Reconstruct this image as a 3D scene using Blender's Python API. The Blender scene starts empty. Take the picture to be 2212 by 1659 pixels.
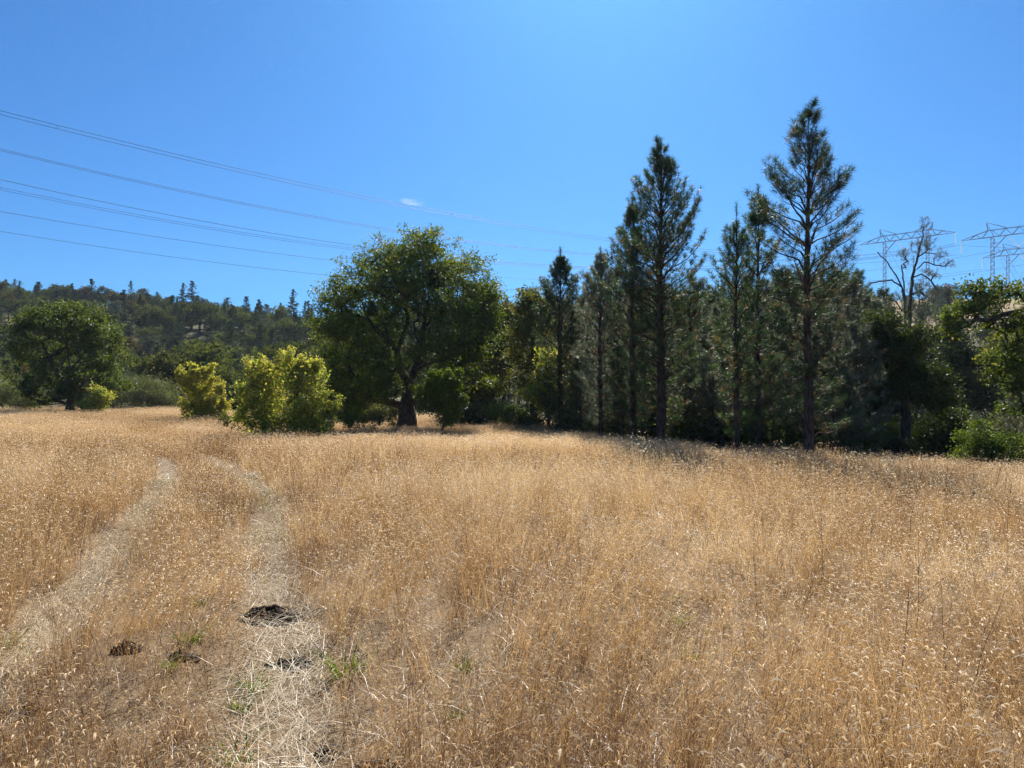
import bpy, math, random
import numpy as np
from mathutils import Vector

# ------------------------------------------------------------------ camera, sky, sun, exposure
W0, F, CX, HY, EYE = 2212.0, 1597.5, 1106.0, 860.0, 1.6      # measuring frame: focal length, centre column, horizon row, eye height
scene = bpy.context.scene
col = scene.collection
cam_d = bpy.data.cameras.new('camera')
cam_d.sensor_width = 36.0
cam_d.lens = 26.0
cam_d.shift_y = (HY - 829.5) / W0
cam_d.clip_start = 0.05
cam_d.clip_end = 3000.0
cam = bpy.data.objects.new('camera', cam_d)
cam.location = (0, 0, EYE)
cam.rotation_euler = (math.radians(90), 0, 0)
col.objects.link(cam)
scene.camera = cam

SUN_AZ, SUN_EL = math.radians(7.5), math.radians(42.0)
world = bpy.data.worlds.new('World')
scene.world = world
world.use_nodes = True
wn, wl = world.node_tree.nodes, world.node_tree.links
wn.clear()
sky = wn.new('ShaderNodeTexSky')
sky.sky_type = 'NISHITA'
sky.sun_disc = False
sky.sun_elevation = SUN_EL
sky.sun_rotation = SUN_AZ
sky.altitude = 300.0
sky.air_density = 1.0
sky.dust_density = 0.85
sky.ozone_density = 4.0
hs = wn.new('ShaderNodeHueSaturation')
hs.inputs['Saturation'].default_value = 1.0
bg = wn.new('ShaderNodeBackground')
bg.inputs['Strength'].default_value = 0.05
wo = wn.new('ShaderNodeOutputWorld')
wl.new(sky.outputs[0], hs.inputs['Color'])
tn = wn.new('ShaderNodeMix'); tn.data_type = 'RGBA'; tn.blend_type = 'MULTIPLY'
tn.inputs['Factor'].default_value = 1.0
tn.inputs['B'].default_value = (0.275, 0.76, 1.24, 1)
wl.new(hs.outputs[0], tn.inputs['A'])
# a small wisp of cloud
def wm(op, a, b=None, clamp=False):
    q = wn.new('ShaderNodeMath'); q.operation = op; q.use_clamp = clamp
    for i, v in enumerate((a, b)):
        if v is None: continue
        if isinstance(v, (int, float)): q.inputs[i].default_value = v
        else: wl.new(v, q.inputs[i])
    return q.outputs[0]
wtc = wn.new('ShaderNodeTexCoord')
wc = Vector((-0.135, 1.0, 0.266)).normalized()
axes = []
for ax, w_ in ((Vector((1.0, 0.135, -0.12)).normalized(), 0.017), (Vector((0.12, -0.25, 0.96)).normalized(), 0.0065)):
    dp_ = wn.new('ShaderNodeVectorMath'); dp_.operation = 'DOT_PRODUCT'
    wl.new(wtc.outputs['Generated'], dp_.inputs[0]); dp_.inputs[1].default_value = ax
    e_ = wm('DIVIDE', wm('SUBTRACT', dp_.outputs['Value'], wc.dot(ax)), w_)
    axes.append(wm('MULTIPLY', e_, e_))
cm = wm('SUBTRACT', 1.0, wm('ADD', axes[0], axes[1]), True)
wnz = wn.new('ShaderNodeTexNoise'); wnz.inputs['Scale'].default_value = 160.0; wnz.inputs['Detail'].default_value = 5
wmp = wn.new('ShaderNodeMapping'); wmp.inputs['Scale'].default_value = (0.5, 0.5, 1.3)
wl.new(wtc.outputs['Generated'], wmp.inputs[0]); wl.new(wmp.outputs[0], wnz.inputs['Vector'])
cm = wm('MULTIPLY', cm, wm('SUBTRACT', wm('MULTIPLY', wnz.outputs['Fac'], 2.4), 0.85, True))
wisp = wn.new('ShaderNodeMix'); wisp.data_type = 'RGBA'
wl.new(wm('MULTIPLY', cm, 0.55), wisp.inputs['Factor'])
wl.new(tn.outputs['Result'], wisp.inputs['A']); wisp.inputs['B'].default_value = (11.0, 11.5, 12.0, 1)
wl.new(wisp.outputs['Result'], bg.inputs['Color'])
wl.new(bg.outputs[0], wo.inputs[0])

sun_d = bpy.data.lights.new('sun', 'SUN')
sun_d.energy = 5.0
sun_d.angle = math.radians(0.53)
sun_d.color = (1.0, 0.935, 0.85)
sun = bpy.data.objects.new('sun', sun_d)
S = Vector((math.sin(SUN_AZ) * math.cos(SUN_EL), math.cos(SUN_AZ) * math.cos(SUN_EL), math.sin(SUN_EL)))
sun.rotation_euler = S.to_track_quat('Z', 'Y').to_euler()
sun.location = (20, 40, 60)
col.objects.link(sun)

scene.view_settings.view_transform = 'Standard'
scene.view_settings.look = 'None'
scene.view_settings.exposure = 0.95
scene.view_settings.gamma = 1.0
scene.view_settings.use_curve_mapping = False
scene.render.engine = 'CYCLES'
cy = scene.cycles
cy.max_bounces = 4
cy.diffuse_bounces = 2
cy.glossy_bounces = 2
cy.transmission_bounces = 3
cy.transparent_max_bounces = 4
cy.caustics_reflective = False
cy.caustics_refractive = False
cy.use_denoising = True
cy.denoiser = 'OPENIMAGEDENOISE'
cy.denoising_input_passes = 'RGB_ALBEDO_NORMAL'
cy.denoising_prefilter = 'NONE'
cy.use_adaptive_sampling = True
cy.adaptive_threshold = 0.025

# ------------------------------------------------------------------ helpers
rng = np.random.default_rng(11)
PI = math.pi


def P(xv, yv, d):
    return np.array([(xv - CX) / F * d, d, EYE + (HY - yv) / F * d])


def np_mesh(name, V, Q=None, T=None, mq=None, mt=None, tq=None, tt=None, mats=(), smooth=False):
    """one mesh from vertex, quad and triangle arrays, with a face attribute 'tint'"""
    Q = np.zeros((0, 4), int) if Q is None else np.asarray(Q, int)
    T = np.zeros((0, 3), int) if T is None else np.asarray(T, int)
    nq, nt = len(Q), len(T)
    me = bpy.data.meshes.new(name)
    me.vertices.add(len(V))
    me.vertices.foreach_set('co', np.asarray(V, np.float32).ravel())
    me.loops.add(nq * 4 + nt * 3)
    me.loops.foreach_set('vertex_index', np.concatenate([Q.ravel(), T.ravel()]).astype(np.int32))
    me.polygons.add(nq + nt)
    starts = np.concatenate([np.arange(nq) * 4, nq * 4 + np.arange(nt) * 3]).astype(np.int32)
    me.polygons.foreach_set('loop_start', starts)
    if mq is not None or mt is not None:
        mi = np.concatenate([np.zeros(nq, int) if mq is None else np.broadcast_to(mq, nq),
                             np.zeros(nt, int) if mt is None else np.broadcast_to(mt, nt)]).astype(np.int32)
        me.polygons.foreach_set('material_index', mi)
    if smooth:
        me.polygons.foreach_set('use_smooth', np.ones(nq + nt, bool))
    if tq is not None or tt is not None:
        a = me.attributes.new('tint', 'FLOAT', 'FACE')
        tv = np.concatenate([np.zeros(nq) if tq is None else np.broadcast_to(tq, nq),
                             np.zeros(nt) if tt is None else np.broadcast_to(tt, nt)]).astype(np.float32)
        a.data.foreach_set('value', tv)
    for m in mats:
        me.materials.append(m)
    me.update(calc_edges=True)
    me.validate()
    return me


def tag(o, label=None, cat=None, group=None, kind=None):
    if label: o['label'] = label
    if cat: o['category'] = cat
    if group: o['group'] = group
    if kind: o['kind'] = kind
    return o


def obj(name, me, parent=None, loc=None):
    o = bpy.data.objects.new(name, me)
    col.objects.link(o)
    if parent is not None: o.parent = parent
    if loc is not None: o.location = loc
    return o


def empty(name, loc, rz=0.0):
    o = bpy.data.objects.new(name, None)
    o.empty_display_size = 0.3
    o.location = loc
    o.rotation_euler = (0, 0, rz)
    col.objects.link(o)
    return o


def unit(v):
    return v / np.maximum(np.linalg.norm(v, axis=-1, keepdims=True), 1e-9)


def rand_unit(n, r):
    return unit(r.normal(size=(n, 3)))


def perp(u, r):
    a = rand_unit(len(u), r)
    return unit(a - u * np.sum(a * u, axis=1, keepdims=True))


# ------------------------------------------------------------------ materials
def new_mat(name):
    m = bpy.data.materials.new(name)
    m.use_nodes = True
    m.node_tree.nodes.clear()
    return m, m.node_tree.nodes, m.node_tree.links


def ramp(n, stops):
    r = n.new('ShaderNodeValToRGB')
    e = r.color_ramp.elements
    while len(e) > 1: e.remove(e[-1])
    e[0].position, e[0].color = stops[0][0], (*stops[0][1], 1)
    for p, c in stops[1:]:
        k = e.new(p)
        k.color = (*c, 1)
    return r


def leaf_mat(name, stops, trans=0.45, tcol=(1.25, 1.2, 0.55), spec=0.12, rough=0.5, inst=False, vary=0.25, tgain=1.0):
    """leaf colour by the face's own tint, a translucent share for light from behind"""
    m, n, l = new_mat(name)
    at = n.new('ShaderNodeAttribute'); at.attribute_name = 'tint'
    fac = at.outputs['Fac']
    oi = n.new('ShaderNodeObjectInfo')
    rnd = oi.outputs['Random']
    if inst:
        it = n.new('ShaderNodeAttribute'); it.attribute_type = 'INSTANCER'; it.attribute_name = 'patch'
        ad = n.new('ShaderNodeMath'); ad.operation = 'ADD'; ad.use_clamp = True
        l.new(fac, ad.inputs[0]); l.new(it.outputs['Fac'], ad.inputs[1])
        fac = ad.outputs[0]
    rp = ramp(n, stops)
    l.new(fac, rp.inputs[0])
    mr = n.new('ShaderNodeMapRange')
    mr.inputs['To Min'].default_value = 1 - vary
    mr.inputs['To Max'].default_value = 1 + vary
    l.new(rnd, mr.inputs['Value'])
    hv = n.new('ShaderNodeHueSaturation')
    l.new(mr.outputs[0], hv.inputs['Value'])
    l.new(rp.outputs[0], hv.inputs['Color'])
    bs = n.new('ShaderNodeBsdfPrincipled')
    bs.inputs['Roughness'].default_value = rough
    bs.inputs['Specular IOR Level'].default_value = spec
    l.new(hv.outputs[0], bs.inputs['Base Color'])
    tm = n.new('ShaderNodeMix'); tm.data_type = 'RGBA'; tm.blend_type = 'MULTIPLY'
    tm.inputs['Factor'].default_value = 1.0
    l.new(hv.outputs[0], tm.inputs['A'])
    tm.inputs['B'].default_value = (*[c * tgain for c in tcol], 1)
    tr = n.new('ShaderNodeBsdfTranslucent')
    l.new(tm.outputs['Result'], tr.inputs['Color'])
    mx = n.new('ShaderNodeMixShader')
    mx.inputs[0].default_value = trans
    l.new(bs.outputs[0], mx.inputs[1]); l.new(tr.outputs[0], mx.inputs[2])
    out = n.new('ShaderNodeOutputMaterial')
    l.new(mx.outputs[0], out.inputs[0])
    return m


def bark_mat(name, c0, c1, scale=6.0, bump=0.6):
    m, n, l = new_mat(name)
    tc = n.new('ShaderNodeTexCoord')
    mp = n.new('ShaderNodeMapping'); mp.inputs['Scale'].default_value = (scale, scale, scale * 0.25)
    nz = n.new('ShaderNodeTexNoise'); nz.inputs['Scale'].default_value = 2.0; nz.inputs['Detail'].default_value = 6
    l.new(tc.outputs['Object'], mp.inputs[0]); l.new(mp.outputs[0], nz.inputs['Vector'])
    rp = ramp(n, [(0.35, c0), (0.68, c1)])
    l.new(nz.outputs['Fac'], rp.inputs[0])
    bs = n.new('ShaderNodeBsdfPrincipled'); bs.inputs['Roughness'].default_value = 0.9
    bs.inputs['Specular IOR Level'].default_value = 0.15
    l.new(rp.outputs[0], bs.inputs['Base Color'])
    bp = n.new('ShaderNodeBump'); bp.inputs['Strength'].default_value = bump; bp.inputs['Distance'].default_value = 0.05
    l.new(nz.outputs['Fac'], bp.inputs['Height']); l.new(bp.outputs[0], bs.inputs['Normal'])
    out = n.new('ShaderNodeOutputMaterial'); l.new(bs.outputs[0], out.inputs[0])
    return m


def plain_mat(name, c, rough=0.6, metal=0.0, c2=None, scale=3.0):
    m, n, l = new_mat(name)
    bs = n.new('ShaderNodeBsdfPrincipled')
    bs.inputs['Roughness'].default_value = rough
    bs.inputs['Metallic'].default_value = metal
    nz = n.new('ShaderNodeTexNoise'); nz.inputs['Scale'].default_value = scale; nz.inputs['Detail'].default_value = 5
    tc = n.new('ShaderNodeTexCoord'); l.new(tc.outputs['Object'], nz.inputs['Vector'])
    c2 = c2 or tuple(x * 0.75 for x in c)
    rp = ramp(n, [(0.35, c2), (0.65, c)])
    l.new(nz.outputs['Fac'], rp.inputs[0]); l.new(rp.outputs[0], bs.inputs['Base Color'])
    out = n.new('ShaderNodeOutputMaterial'); l.new(bs.outputs[0], out.inputs[0])
    return m


def ground_mat(name, stops, scale, stops2, scale2, bump=0.5):
    m, n, l = new_mat(name)
    tc = n.new('ShaderNodeTexCoord')
    nz = n.new('ShaderNodeTexNoise'); nz.inputs['Scale'].default_value = scale; nz.inputs['Detail'].default_value = 8
    n2 = n.new('ShaderNodeTexNoise'); n2.inputs['Scale'].default_value = scale2; n2.inputs['Detail'].default_value = 8
    n2.inputs['Roughness'].default_value = 0.7
    l.new(tc.outputs['Object'], nz.inputs['Vector']); l.new(tc.outputs['Object'], n2.inputs['Vector'])
    r1, r2 = ramp(n, stops), ramp(n, stops2)
    l.new(nz.outputs['Fac'], r1.inputs[0]); l.new(n2.outputs['Fac'], r2.inputs[0])
    mx = n.new('ShaderNodeMix'); mx.data_type = 'RGBA'; mx.inputs['Factor'].default_value = 0.5
    l.new(r1.outputs[0], mx.inputs['A']); l.new(r2.outputs[0], mx.inputs['B'])
    bs = n.new('ShaderNodeBsdfPrincipled'); bs.inputs['Roughness'].default_value = 0.95
    bs.inputs['Specular IOR Level'].default_value = 0.1
    l.new(mx.outputs['Result'], bs.inputs['Base Color'])
    bp = n.new('ShaderNodeBump'); bp.inputs['Strength'].default_value = bump; bp.inputs['Distance'].default_value = 0.03
    l.new(n2.outputs['Fac'], bp.inputs['Height']); l.new(bp.outputs[0], bs.inputs['Normal'])
    out = n.new('ShaderNodeOutputMaterial'); l.new(bs.outputs[0], out.inputs[0])
    return m


M = {}
M['meadow'] = ground_mat('dry_meadow_soil', [(0.3, (0.09, 0.06, 0.035)), (0.7, (0.22, 0.15, 0.085))], 1.3,
                         [(0.3, (0.10, 0.07, 0.04)), (0.7, (0.40, 0.29, 0.17))], 45.0)
M['hill'] = ground_mat('hillside_soil', [(0.52, (0.055, 0.06, 0.028)), (0.66, (0.34, 0.25, 0.12))], 0.035,
                       [(0.3, (0.06, 0.065, 0.03)), (0.7, (0.15, 0.13, 0.065))], 0.6)
M['dryhill'] = ground_mat('dry_grass_slope', [(0.35, (0.16, 0.12, 0.06)), (0.65, (0.42, 0.31, 0.16))], 0.08, [(0.3, (0.18, 0.13, 0.07)), (0.7, (0.45, 0.34, 0.19))], 0.9)
M['soil'] = ground_mat('dark_dug_soil', [(0.3, (0.074, 0.056, 0.041)), (0.7, (0.216, 0.163, 0.121))], 18.0,
                       [(0.3, (0.054, 0.040, 0.030)), (0.7, (0.203, 0.150, 0.115))], 90.0, 1.0)
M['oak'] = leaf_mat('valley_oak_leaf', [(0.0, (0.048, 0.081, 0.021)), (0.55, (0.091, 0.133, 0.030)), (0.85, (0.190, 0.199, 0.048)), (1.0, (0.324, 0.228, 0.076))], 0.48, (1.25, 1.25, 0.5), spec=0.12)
M['left_oak'] = leaf_mat('left_oak_leaf', [(0.0, (0.065, 0.105, 0.028)), (0.7, (0.13, 0.175, 0.048)), (1.0, (0.26, 0.26, 0.075))], 0.5, (1.2, 1.2, 0.55), spec=0.1)
M['live_oak'] = leaf_mat('live_oak_leaf', [(0.0, (0.027, 0.046, 0.016)), (0.7, (0.054, 0.076, 0.024)), (1.0, (0.121, 0.121, 0.034))], 0.36, spec=0.1, rough=0.5)
M['olive'] = leaf_mat('olive_leaf', [(0.0, (0.056, 0.077, 0.025)), (0.6, (0.105, 0.123, 0.039)), (1.0, (0.238, 0.196, 0.063))], 0.45)
M['yellow'] = leaf_mat('yellow_leaf', [(0.0, (0.28, 0.32, 0.06)), (0.5, (0.54, 0.52, 0.10)), (1.0, (0.66, 0.57, 0.12))], 0.58, (1.1, 1.08, 0.65), spec=0.1)
M['yellowgreen'] = leaf_mat('yellow_green_leaf', [(0.0, (0.133, 0.196, 0.047)), (0.45, (0.281, 0.343, 0.078)), (0.8, (0.655, 0.593, 0.140)), (1.0, (0.858, 0.530, 0.218))], 0.56, (1.15, 1.12, 0.6), spec=0.1)
M['bright'] = leaf_mat('bright_green_leaf', [(0.0, (0.060, 0.112, 0.018)), (1.0, (0.195, 0.255, 0.045))], 0.42)
M['willow'] = leaf_mat('willow_leaf', [(0.0, (0.107, 0.136, 0.058)), (1.0, (0.251, 0.280, 0.136))], 0.35)
M['shade_shrub'] = leaf_mat('shade_shrub_leaf', [(0.0, (0.025, 0.042, 0.020)), (1.0, (0.070, 0.087, 0.035))], 0.3)
M['needle'] = leaf_mat('pine_needle', [(0.0, (0.034, 0.064, 0.024)), (0.6, (0.062, 0.102, 0.040)), (0.86, (0.12, 0.16, 0.07)), (1.0, (0.26, 0.13, 0.055))], 0.36, (1.1, 1.2, 0.6), spec=0.35, rough=0.45)
M['grey_needle'] = leaf_mat('grey_pine_needle', [(0.0, (0.095, 0.121, 0.088)), (0.8, (0.176, 0.203, 0.149)), (1.0, (0.270, 0.176, 0.108))], 0.34, (1.1, 1.1, 0.7), spec=0.35, rough=0.45)
M['far_conifer'] = leaf_mat('far_conifer_leaf', [(0.0, (0.026, 0.043, 0.026)), (1.0, (0.070, 0.094, 0.050))], 0.2, spec=0.03, rough=0.9, vary=0.35)
M['far_oak'] = leaf_mat('far_oak_leaf', [(0.0, (0.048, 0.066, 0.024)), (0.8, (0.10, 0.118, 0.042)), (1.0, (0.17, 0.15, 0.06))], 0.4, spec=0.03, rough=0.9, vary=0.35)
M['far_grey'] = leaf_mat('far_grey_pine_leaf', [(0.0, (0.068, 0.089, 0.068)), (1.0, (0.135, 0.156, 0.125))], 0.2, spec=0.03, rough=0.9, vary=0.25)
M['far_brown'] = leaf_mat('far_brown_oak_leaf', [(0.0, (0.058, 0.050, 0.023)), (1.0, (0.125, 0.094, 0.046))], 0.35, spec=0.03, rough=0.9, vary=0.25)
M['bark_oak'] = bark_mat('oak_bark', (0.03, 0.025, 0.02), (0.11, 0.095, 0.08))
M['bark_pine'] = bark_mat('pine_bark', (0.035, 0.024, 0.018), (0.14, 0.095, 0.07), 8)
M['bark_grey'] = bark_mat('grey_bark', (0.06, 0.055, 0.05), (0.18, 0.165, 0.15), 8)
M['grass'] = leaf_mat('dry_grass_stalk', [(0.0, (0.13, 0.07, 0.034)), (0.08, (0.31, 0.175, 0.072)), (0.35, (0.55, 0.345, 0.148)), (0.62, (0.74, 0.525, 0.26)), (1.0, (0.95, 0.81, 0.57))], 0.44, (1.0, 0.97, 0.88), spec=0.22, rough=0.48, inst=True, vary=0.12)
M['straw'] = leaf_mat('flattened_straw', [(0.0, (0.33, 0.22, 0.11)), (0.15, (0.429, 0.336, 0.196)), (0.5, (0.671, 0.578, 0.401)), (1.0, (0.821, 0.746, 0.578))], 0.3, (1, 1, 0.9), spec=0.45, rough=0.4, inst=True, vary=0.1)
M['greygrass'] = leaf_mat('grey_green_grass', [(0.0, (0.14, 0.15, 0.075)), (0.5, (0.26, 0.25, 0.13)), (1.0, (0.5, 0.44, 0.28))], 0.4, (1, 1, 0.8), inst=True)
M['greengrass'] = leaf_mat('green_grass_blade', [(0.0, (0.05, 0.11, 0.015)), (1.0, (0.17, 0.24, 0.04))], 0.45)
M['oatseed'] = leaf_mat('pale_seed_head', [(0.0, (0.55, 0.45, 0.28)), (1.0, (0.85, 0.78, 0.6))], 0.5, (1, 1, 0.9))
M['weed'] = plain_mat('dark_dry_stem', (0.10, 0.06, 0.035), 0.8)
M['steel'] = plain_mat('galvanised_steel', (0.24, 0.26, 0.29), 0.6, 0.3)
M['wire'] = plain_mat('weathered_conductor', (0.10, 0.10, 0.11), 0.6, 0.5)
M['insulator'] = leaf_mat('pale_glass_insulator', [(0.0, (0.80, 0.84, 0.86)), (1.0, (0.80, 0.84, 0.86))], 0.42, (1.1, 1.12, 1.15), spec=0.4, rough=0.3, vary=0.02)
M['rust'] = plain_mat('rusty_steel', (0.26, 0.12, 0.08), 0.8)
M['panelgrey'] = plain_mat('pale_grey_metal', (0.6, 0.6, 0.6), 0.4, 0.3)

# ------------------------------------------------------------------ terrain
SK_X = np.array([-1600, -800, 0, 300, 500, 700, 900, 1100, 1300, 1500, 1700, 1850, 2000, 2212, 2600, 3600])
SK_Y = np.array([652, 650, 654, 681, 702, 719, 708, 702, 697, 685, 670, 652, 640, 637, 640, 650])
SK_D = np.array([300, 300, 300, 300, 300, 300, 315, 320, 300, 290, 280, 265, 260, 255, 255, 255])
SK_0 = np.array([100, 100, 100, 100, 105, 105, 105, 100, 95, 90, 90, 90, 90, 90, 90, 90])

RUT_R = np.array([(-0.55, 1.5), (-1.0, 3.2), (-1.3, 4.33), (-1.87, 5.8), (-2.45, 7.5), (-3.4, 10.6), (-5.3, 15), (-7.7, 19.7), (-11, 25.5), (-15, 33), (-20, 42), (-26, 52), (-34, 64)])
RUT_L = np.array([(-1.9, 1.5), (-2.6, 3.4), (-2.95, 4.33), (-3.5, 5.8), (-4.15, 7.75), (-5.2, 10.6), (-6.6, 14.2), (-9.1, 19.5), (-12.4, 25.6), (-16.4, 33), (-21.4, 42), (-27.5, 52), (-35.5, 64)])
PATH = np.array([(0.98, 2.0), (1.0, 3.4), (1.16, 4.7), (1.5, 7.5), (2.2, 10.5), (3.0, 14.0)])


def dist_poly(x, y, poly):
    best = np.full(np.shape(x), 1e9)
    for a, b in zip(poly[:-1], poly[1:]):
        dx, dy = b - a
        t = np.clip(((x - a[0]) * dx + (y - a[1]) * dy) / (dx * dx + dy * dy), 0, 1)
        best = np.minimum(best, np.hypot(x - a[0] - t * dx, y - a[1] - t * dy))
    return best


def lump(x, y):
    return (np.sin(x * 0.9 + 1.3 * np.sin(y * 0.7)) * np.sin(y * 0.8 + 0.5) * 0.05
            + np.sin(x * 2.7 + y * 1.1) * np.sin(y * 2.3 - x * 0.6) * 0.025)


def H(x, y):
    x = np.asarray(x, float); y = np.asarray(y, float)
    base = -0.054 * np.log1p(np.exp(np.clip((x - 1.5) * 1.2, -30, 30))) / 1.2
    base = np.maximum(base, -1.1 - 0.006 * np.maximum(x - 20, 0))
    sm = lambda q: np.clip(q, 0, 1) ** 2 * (3 - 2 * np.clip(q, 0, 1))
    base = base - 0.7 * sm((y - 9) / 30) * sm((x + 30) / 18)
    base = base + lump(x, y) * np.clip(60 / np.maximum(y, 1), 0.2, 1)
    ys = np.maximum(y, 30.0)
    xv = CX + F * x / ys
    D = np.interp(xv, SK_X, SK_D); d0 = np.interp(xv, SK_X, SK_0)
    zr = EYE + (HY - np.interp(xv, SK_X, SK_Y)) / F * D
    s = np.clip((y - d0) / (D - d0), 0, 1)
    prof = 0.35 * s + 0.65 * (0.5 - 0.5 * np.cos(PI * s))
    hill = prof * (zr + 0.5)
    hill = hill + np.clip(s * 3, 0, 1) * (np.sin(x * 0.045 + 2) * np.sin(y * 0.05) * 1.6)
    hill = hill + np.maximum(y - D, 0) * 0.085
    r = base + hill
    near = np.clip(1 - y / 40, 0, 1)
    r = r - 0.07 * near * (np.exp(-(dist_poly(x, y, RUT_R) / 0.28) ** 2) + np.exp(-(dist_poly(x, y, RUT_L) / 0.28) ** 2))
    return r


def fan(y, tt):
    Y = np.repeat(y[:, None], len(tt), 1)
    X = tt[None, :] * (np.maximum(Y, 0) + 14)
    return X, Y


def sheet(name, y, tt, mat):
    X, Y = fan(y, tt)
    V = np.stack([X.ravel(), Y.ravel(), H(X, Y).ravel()], 1)
    n, m = len(y), len(tt)
    i = (np.arange(n - 1)[:, None] * m + np.arange(m - 1)[None, :]).ravel()
    Q = np.stack([i, i + 1, i + 1 + m, i + m], 1)
    return obj(name, np_mesh(name, V, Q, mats=[mat], smooth=True))


ya = np.concatenate([np.linspace(-14, 1, 20), np.arange(1.15, 12, 0.12), np.geomspace(12.1, 90, 90)])
ta = np.linspace(-1.25, 1.25, 230)
tag(sheet('ground', ya, ta, M['meadow']), kind='structure')
hill = sheet('hillside', np.geomspace(90, 720, 90), ta, M['hill'])
hill.data.materials.append(M['dryhill'])
pc_ = np.zeros(len(hill.data.polygons) * 3); hill.data.polygons.foreach_get('center', pc_); pc_ = pc_.reshape(-1, 3)
pv_ = CX + F * pc_[:, 0] / np.maximum(pc_[:, 1], 1)
hill.data.polygons.foreach_set('material_index', ((pv_ > 1800) & (pc_[:, 1] > np.interp(pv_, SK_X, SK_D) - 85)).astype(np.int32))
tag(hill, kind='structure')


# ------------------------------------------------------------------ tree building
def tubes(Pn, parent, R, k=6, kthin=3, thin=0.03):
    """tapered round limbs between each node and its parent"""
    n = len(Pn)
    idx = np.where(parent >= 0)[0]
    d = np.zeros((n, 3)); d[idx] = Pn[idx] - Pn[parent[idx]]
    root = np.where(parent < 0)[0]
    for r in root:
        ch = np.where(parent == r)[0]
        d[r] = (Pn[ch[0]] - Pn[r]) if len(ch) else (0, 0, 1)
    d = unit(d)
    ref = np.where(np.abs(d[:, 2:3]) > 0.9, np.array([[1.0, 0, 0]]), np.array([[0, 0, 1.0]]))
    a = unit(np.cross(d, ref)); b = np.cross(d, a)
    Vs, Qs, off = [], [], 0
    for kk, sel in ((k, idx[R[idx] >= thin]), (kthin, idx[R[idx] < thin])):
        if len(sel) == 0: continue
        ang = np.arange(kk) * 2 * PI / kk
        c, s = np.cos(ang), np.sin(ang)
        pp = parent[sel]
        r1 = R[sel]; r0 = np.minimum(R[pp], R[sel] * 1.35 + 0.004)
        # the start ring is turned the way of the piece itself where a limb leaves at an angle
        same = (np.sum(d[sel] * d[pp], 1) > 0.8)[:, None]
        a0 = np.where(same, a[pp], a[sel]); b0 = np.where(same, b[pp], b[sel])
        ring0 = Pn[pp][:, None] + r0[:, None, None] * (a0[:, None] * c[None, :, None] + b0[:, None] * s[None, :, None])
        ring1 = Pn[sel][:, None] + r1[:, None, None] * (a[sel][:, None] * c[None, :, None] + b[sel][:, None] * s[None, :, None])
        V = np.concatenate([ring0, ring1], 1).reshape(-1, 3)
        m = len(sel)
        base = off + np.arange(m)[:, None] * 2 * kk
        j = np.arange(kk)
        Q = np.stack([base + j, base + (j + 1) % kk, base + kk + (j + 1) % kk, base + kk + j], 2).reshape(-1, 4)
        Vs.append(V); Qs.append(Q); off += len(V)
    return np.concatenate(Vs), np.concatenate(Qs)


def resample(pts, step):
    pts = np.asarray(pts, float)
    out = [pts[0]]
    for a, b in zip(pts[:-1], pts[1:]):
        n = max(1, int(np.ceil(np.linalg.norm(b - a) / step)))
        for i in range(1, n + 1): out.append(a + (b - a) * i / n)
    return out


def grow(limbs, targets, r, step=0.45, tip=0.008, base_r=None, p=1.85, wiggle=0.12, down=0.7):
    """limbs: polylines (first starts at the root); targets are joined to the nearest wood in order of distance"""
    nodes, par = [], []
    for L in limbs:
        pts = resample(L, step)
        if not nodes:
            prev = -1; start = 0
        else:
            A = np.array(nodes)
            prev = int(np.argmin(np.linalg.norm(A - pts[0], axis=1))); start = 1
        for q in pts[start:]:
            nodes.append(q + r.normal(size=3) * wiggle * 0.25 * (prev >= 0)); par.append(prev); prev = len(nodes) - 1
    cap = len(nodes) + len(targets) * 12
    A = np.zeros((cap, 3)); n = len(nodes); A[:n] = nodes
    par = par + [0] * (cap - n)
    root = A[0].copy()
    T = np.asarray(targets)
    order = np.argsort(np.linalg.norm(T - root, axis=1))
    minz = root[2] + 0.12 * (T[:, 2].max() - root[2])
    for ti in order:
        t = T[ti]
        dv = t - A[:n]
        cost = np.linalg.norm(dv, axis=1) + down * np.maximum(0, -dv[:, 2]) + 5.0 * (A[:n, 2] < minz) * (t[2] > minz)
        j = int(np.argmin(cost))
        L = np.linalg.norm(t - A[j])
        m = max(1, min(10, int(np.ceil(L / step))))
        if n + m >= cap: break
        bend = r.normal(size=3) * wiggle * L + np.array([0, 0, 0.10 * L])
        s0 = A[j].copy(); prev = j
        for i in range(1, m + 1):
            f = i / m
            A[n] = s0 + (t - s0) * f + bend * (4 * f * (1 - f)) * 0.5
            par[n] = prev; prev = n; n += 1
    A = A[:n]; par = np.array(par[:n])
    R = np.zeros(n)
    for i in range(n - 1, -1, -1):
        R[i] = max(R[i], tip ** p) if R[i] == 0 else R[i]
        if par[i] >= 0: R[par[i]] += R[i]
    R = R ** (1 / p)
    if base_r:
        R = tip + (R - tip) * (base_r - tip) / max(R[0] - tip, 1e-6)
    # root flare
    return A, par, R


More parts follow.
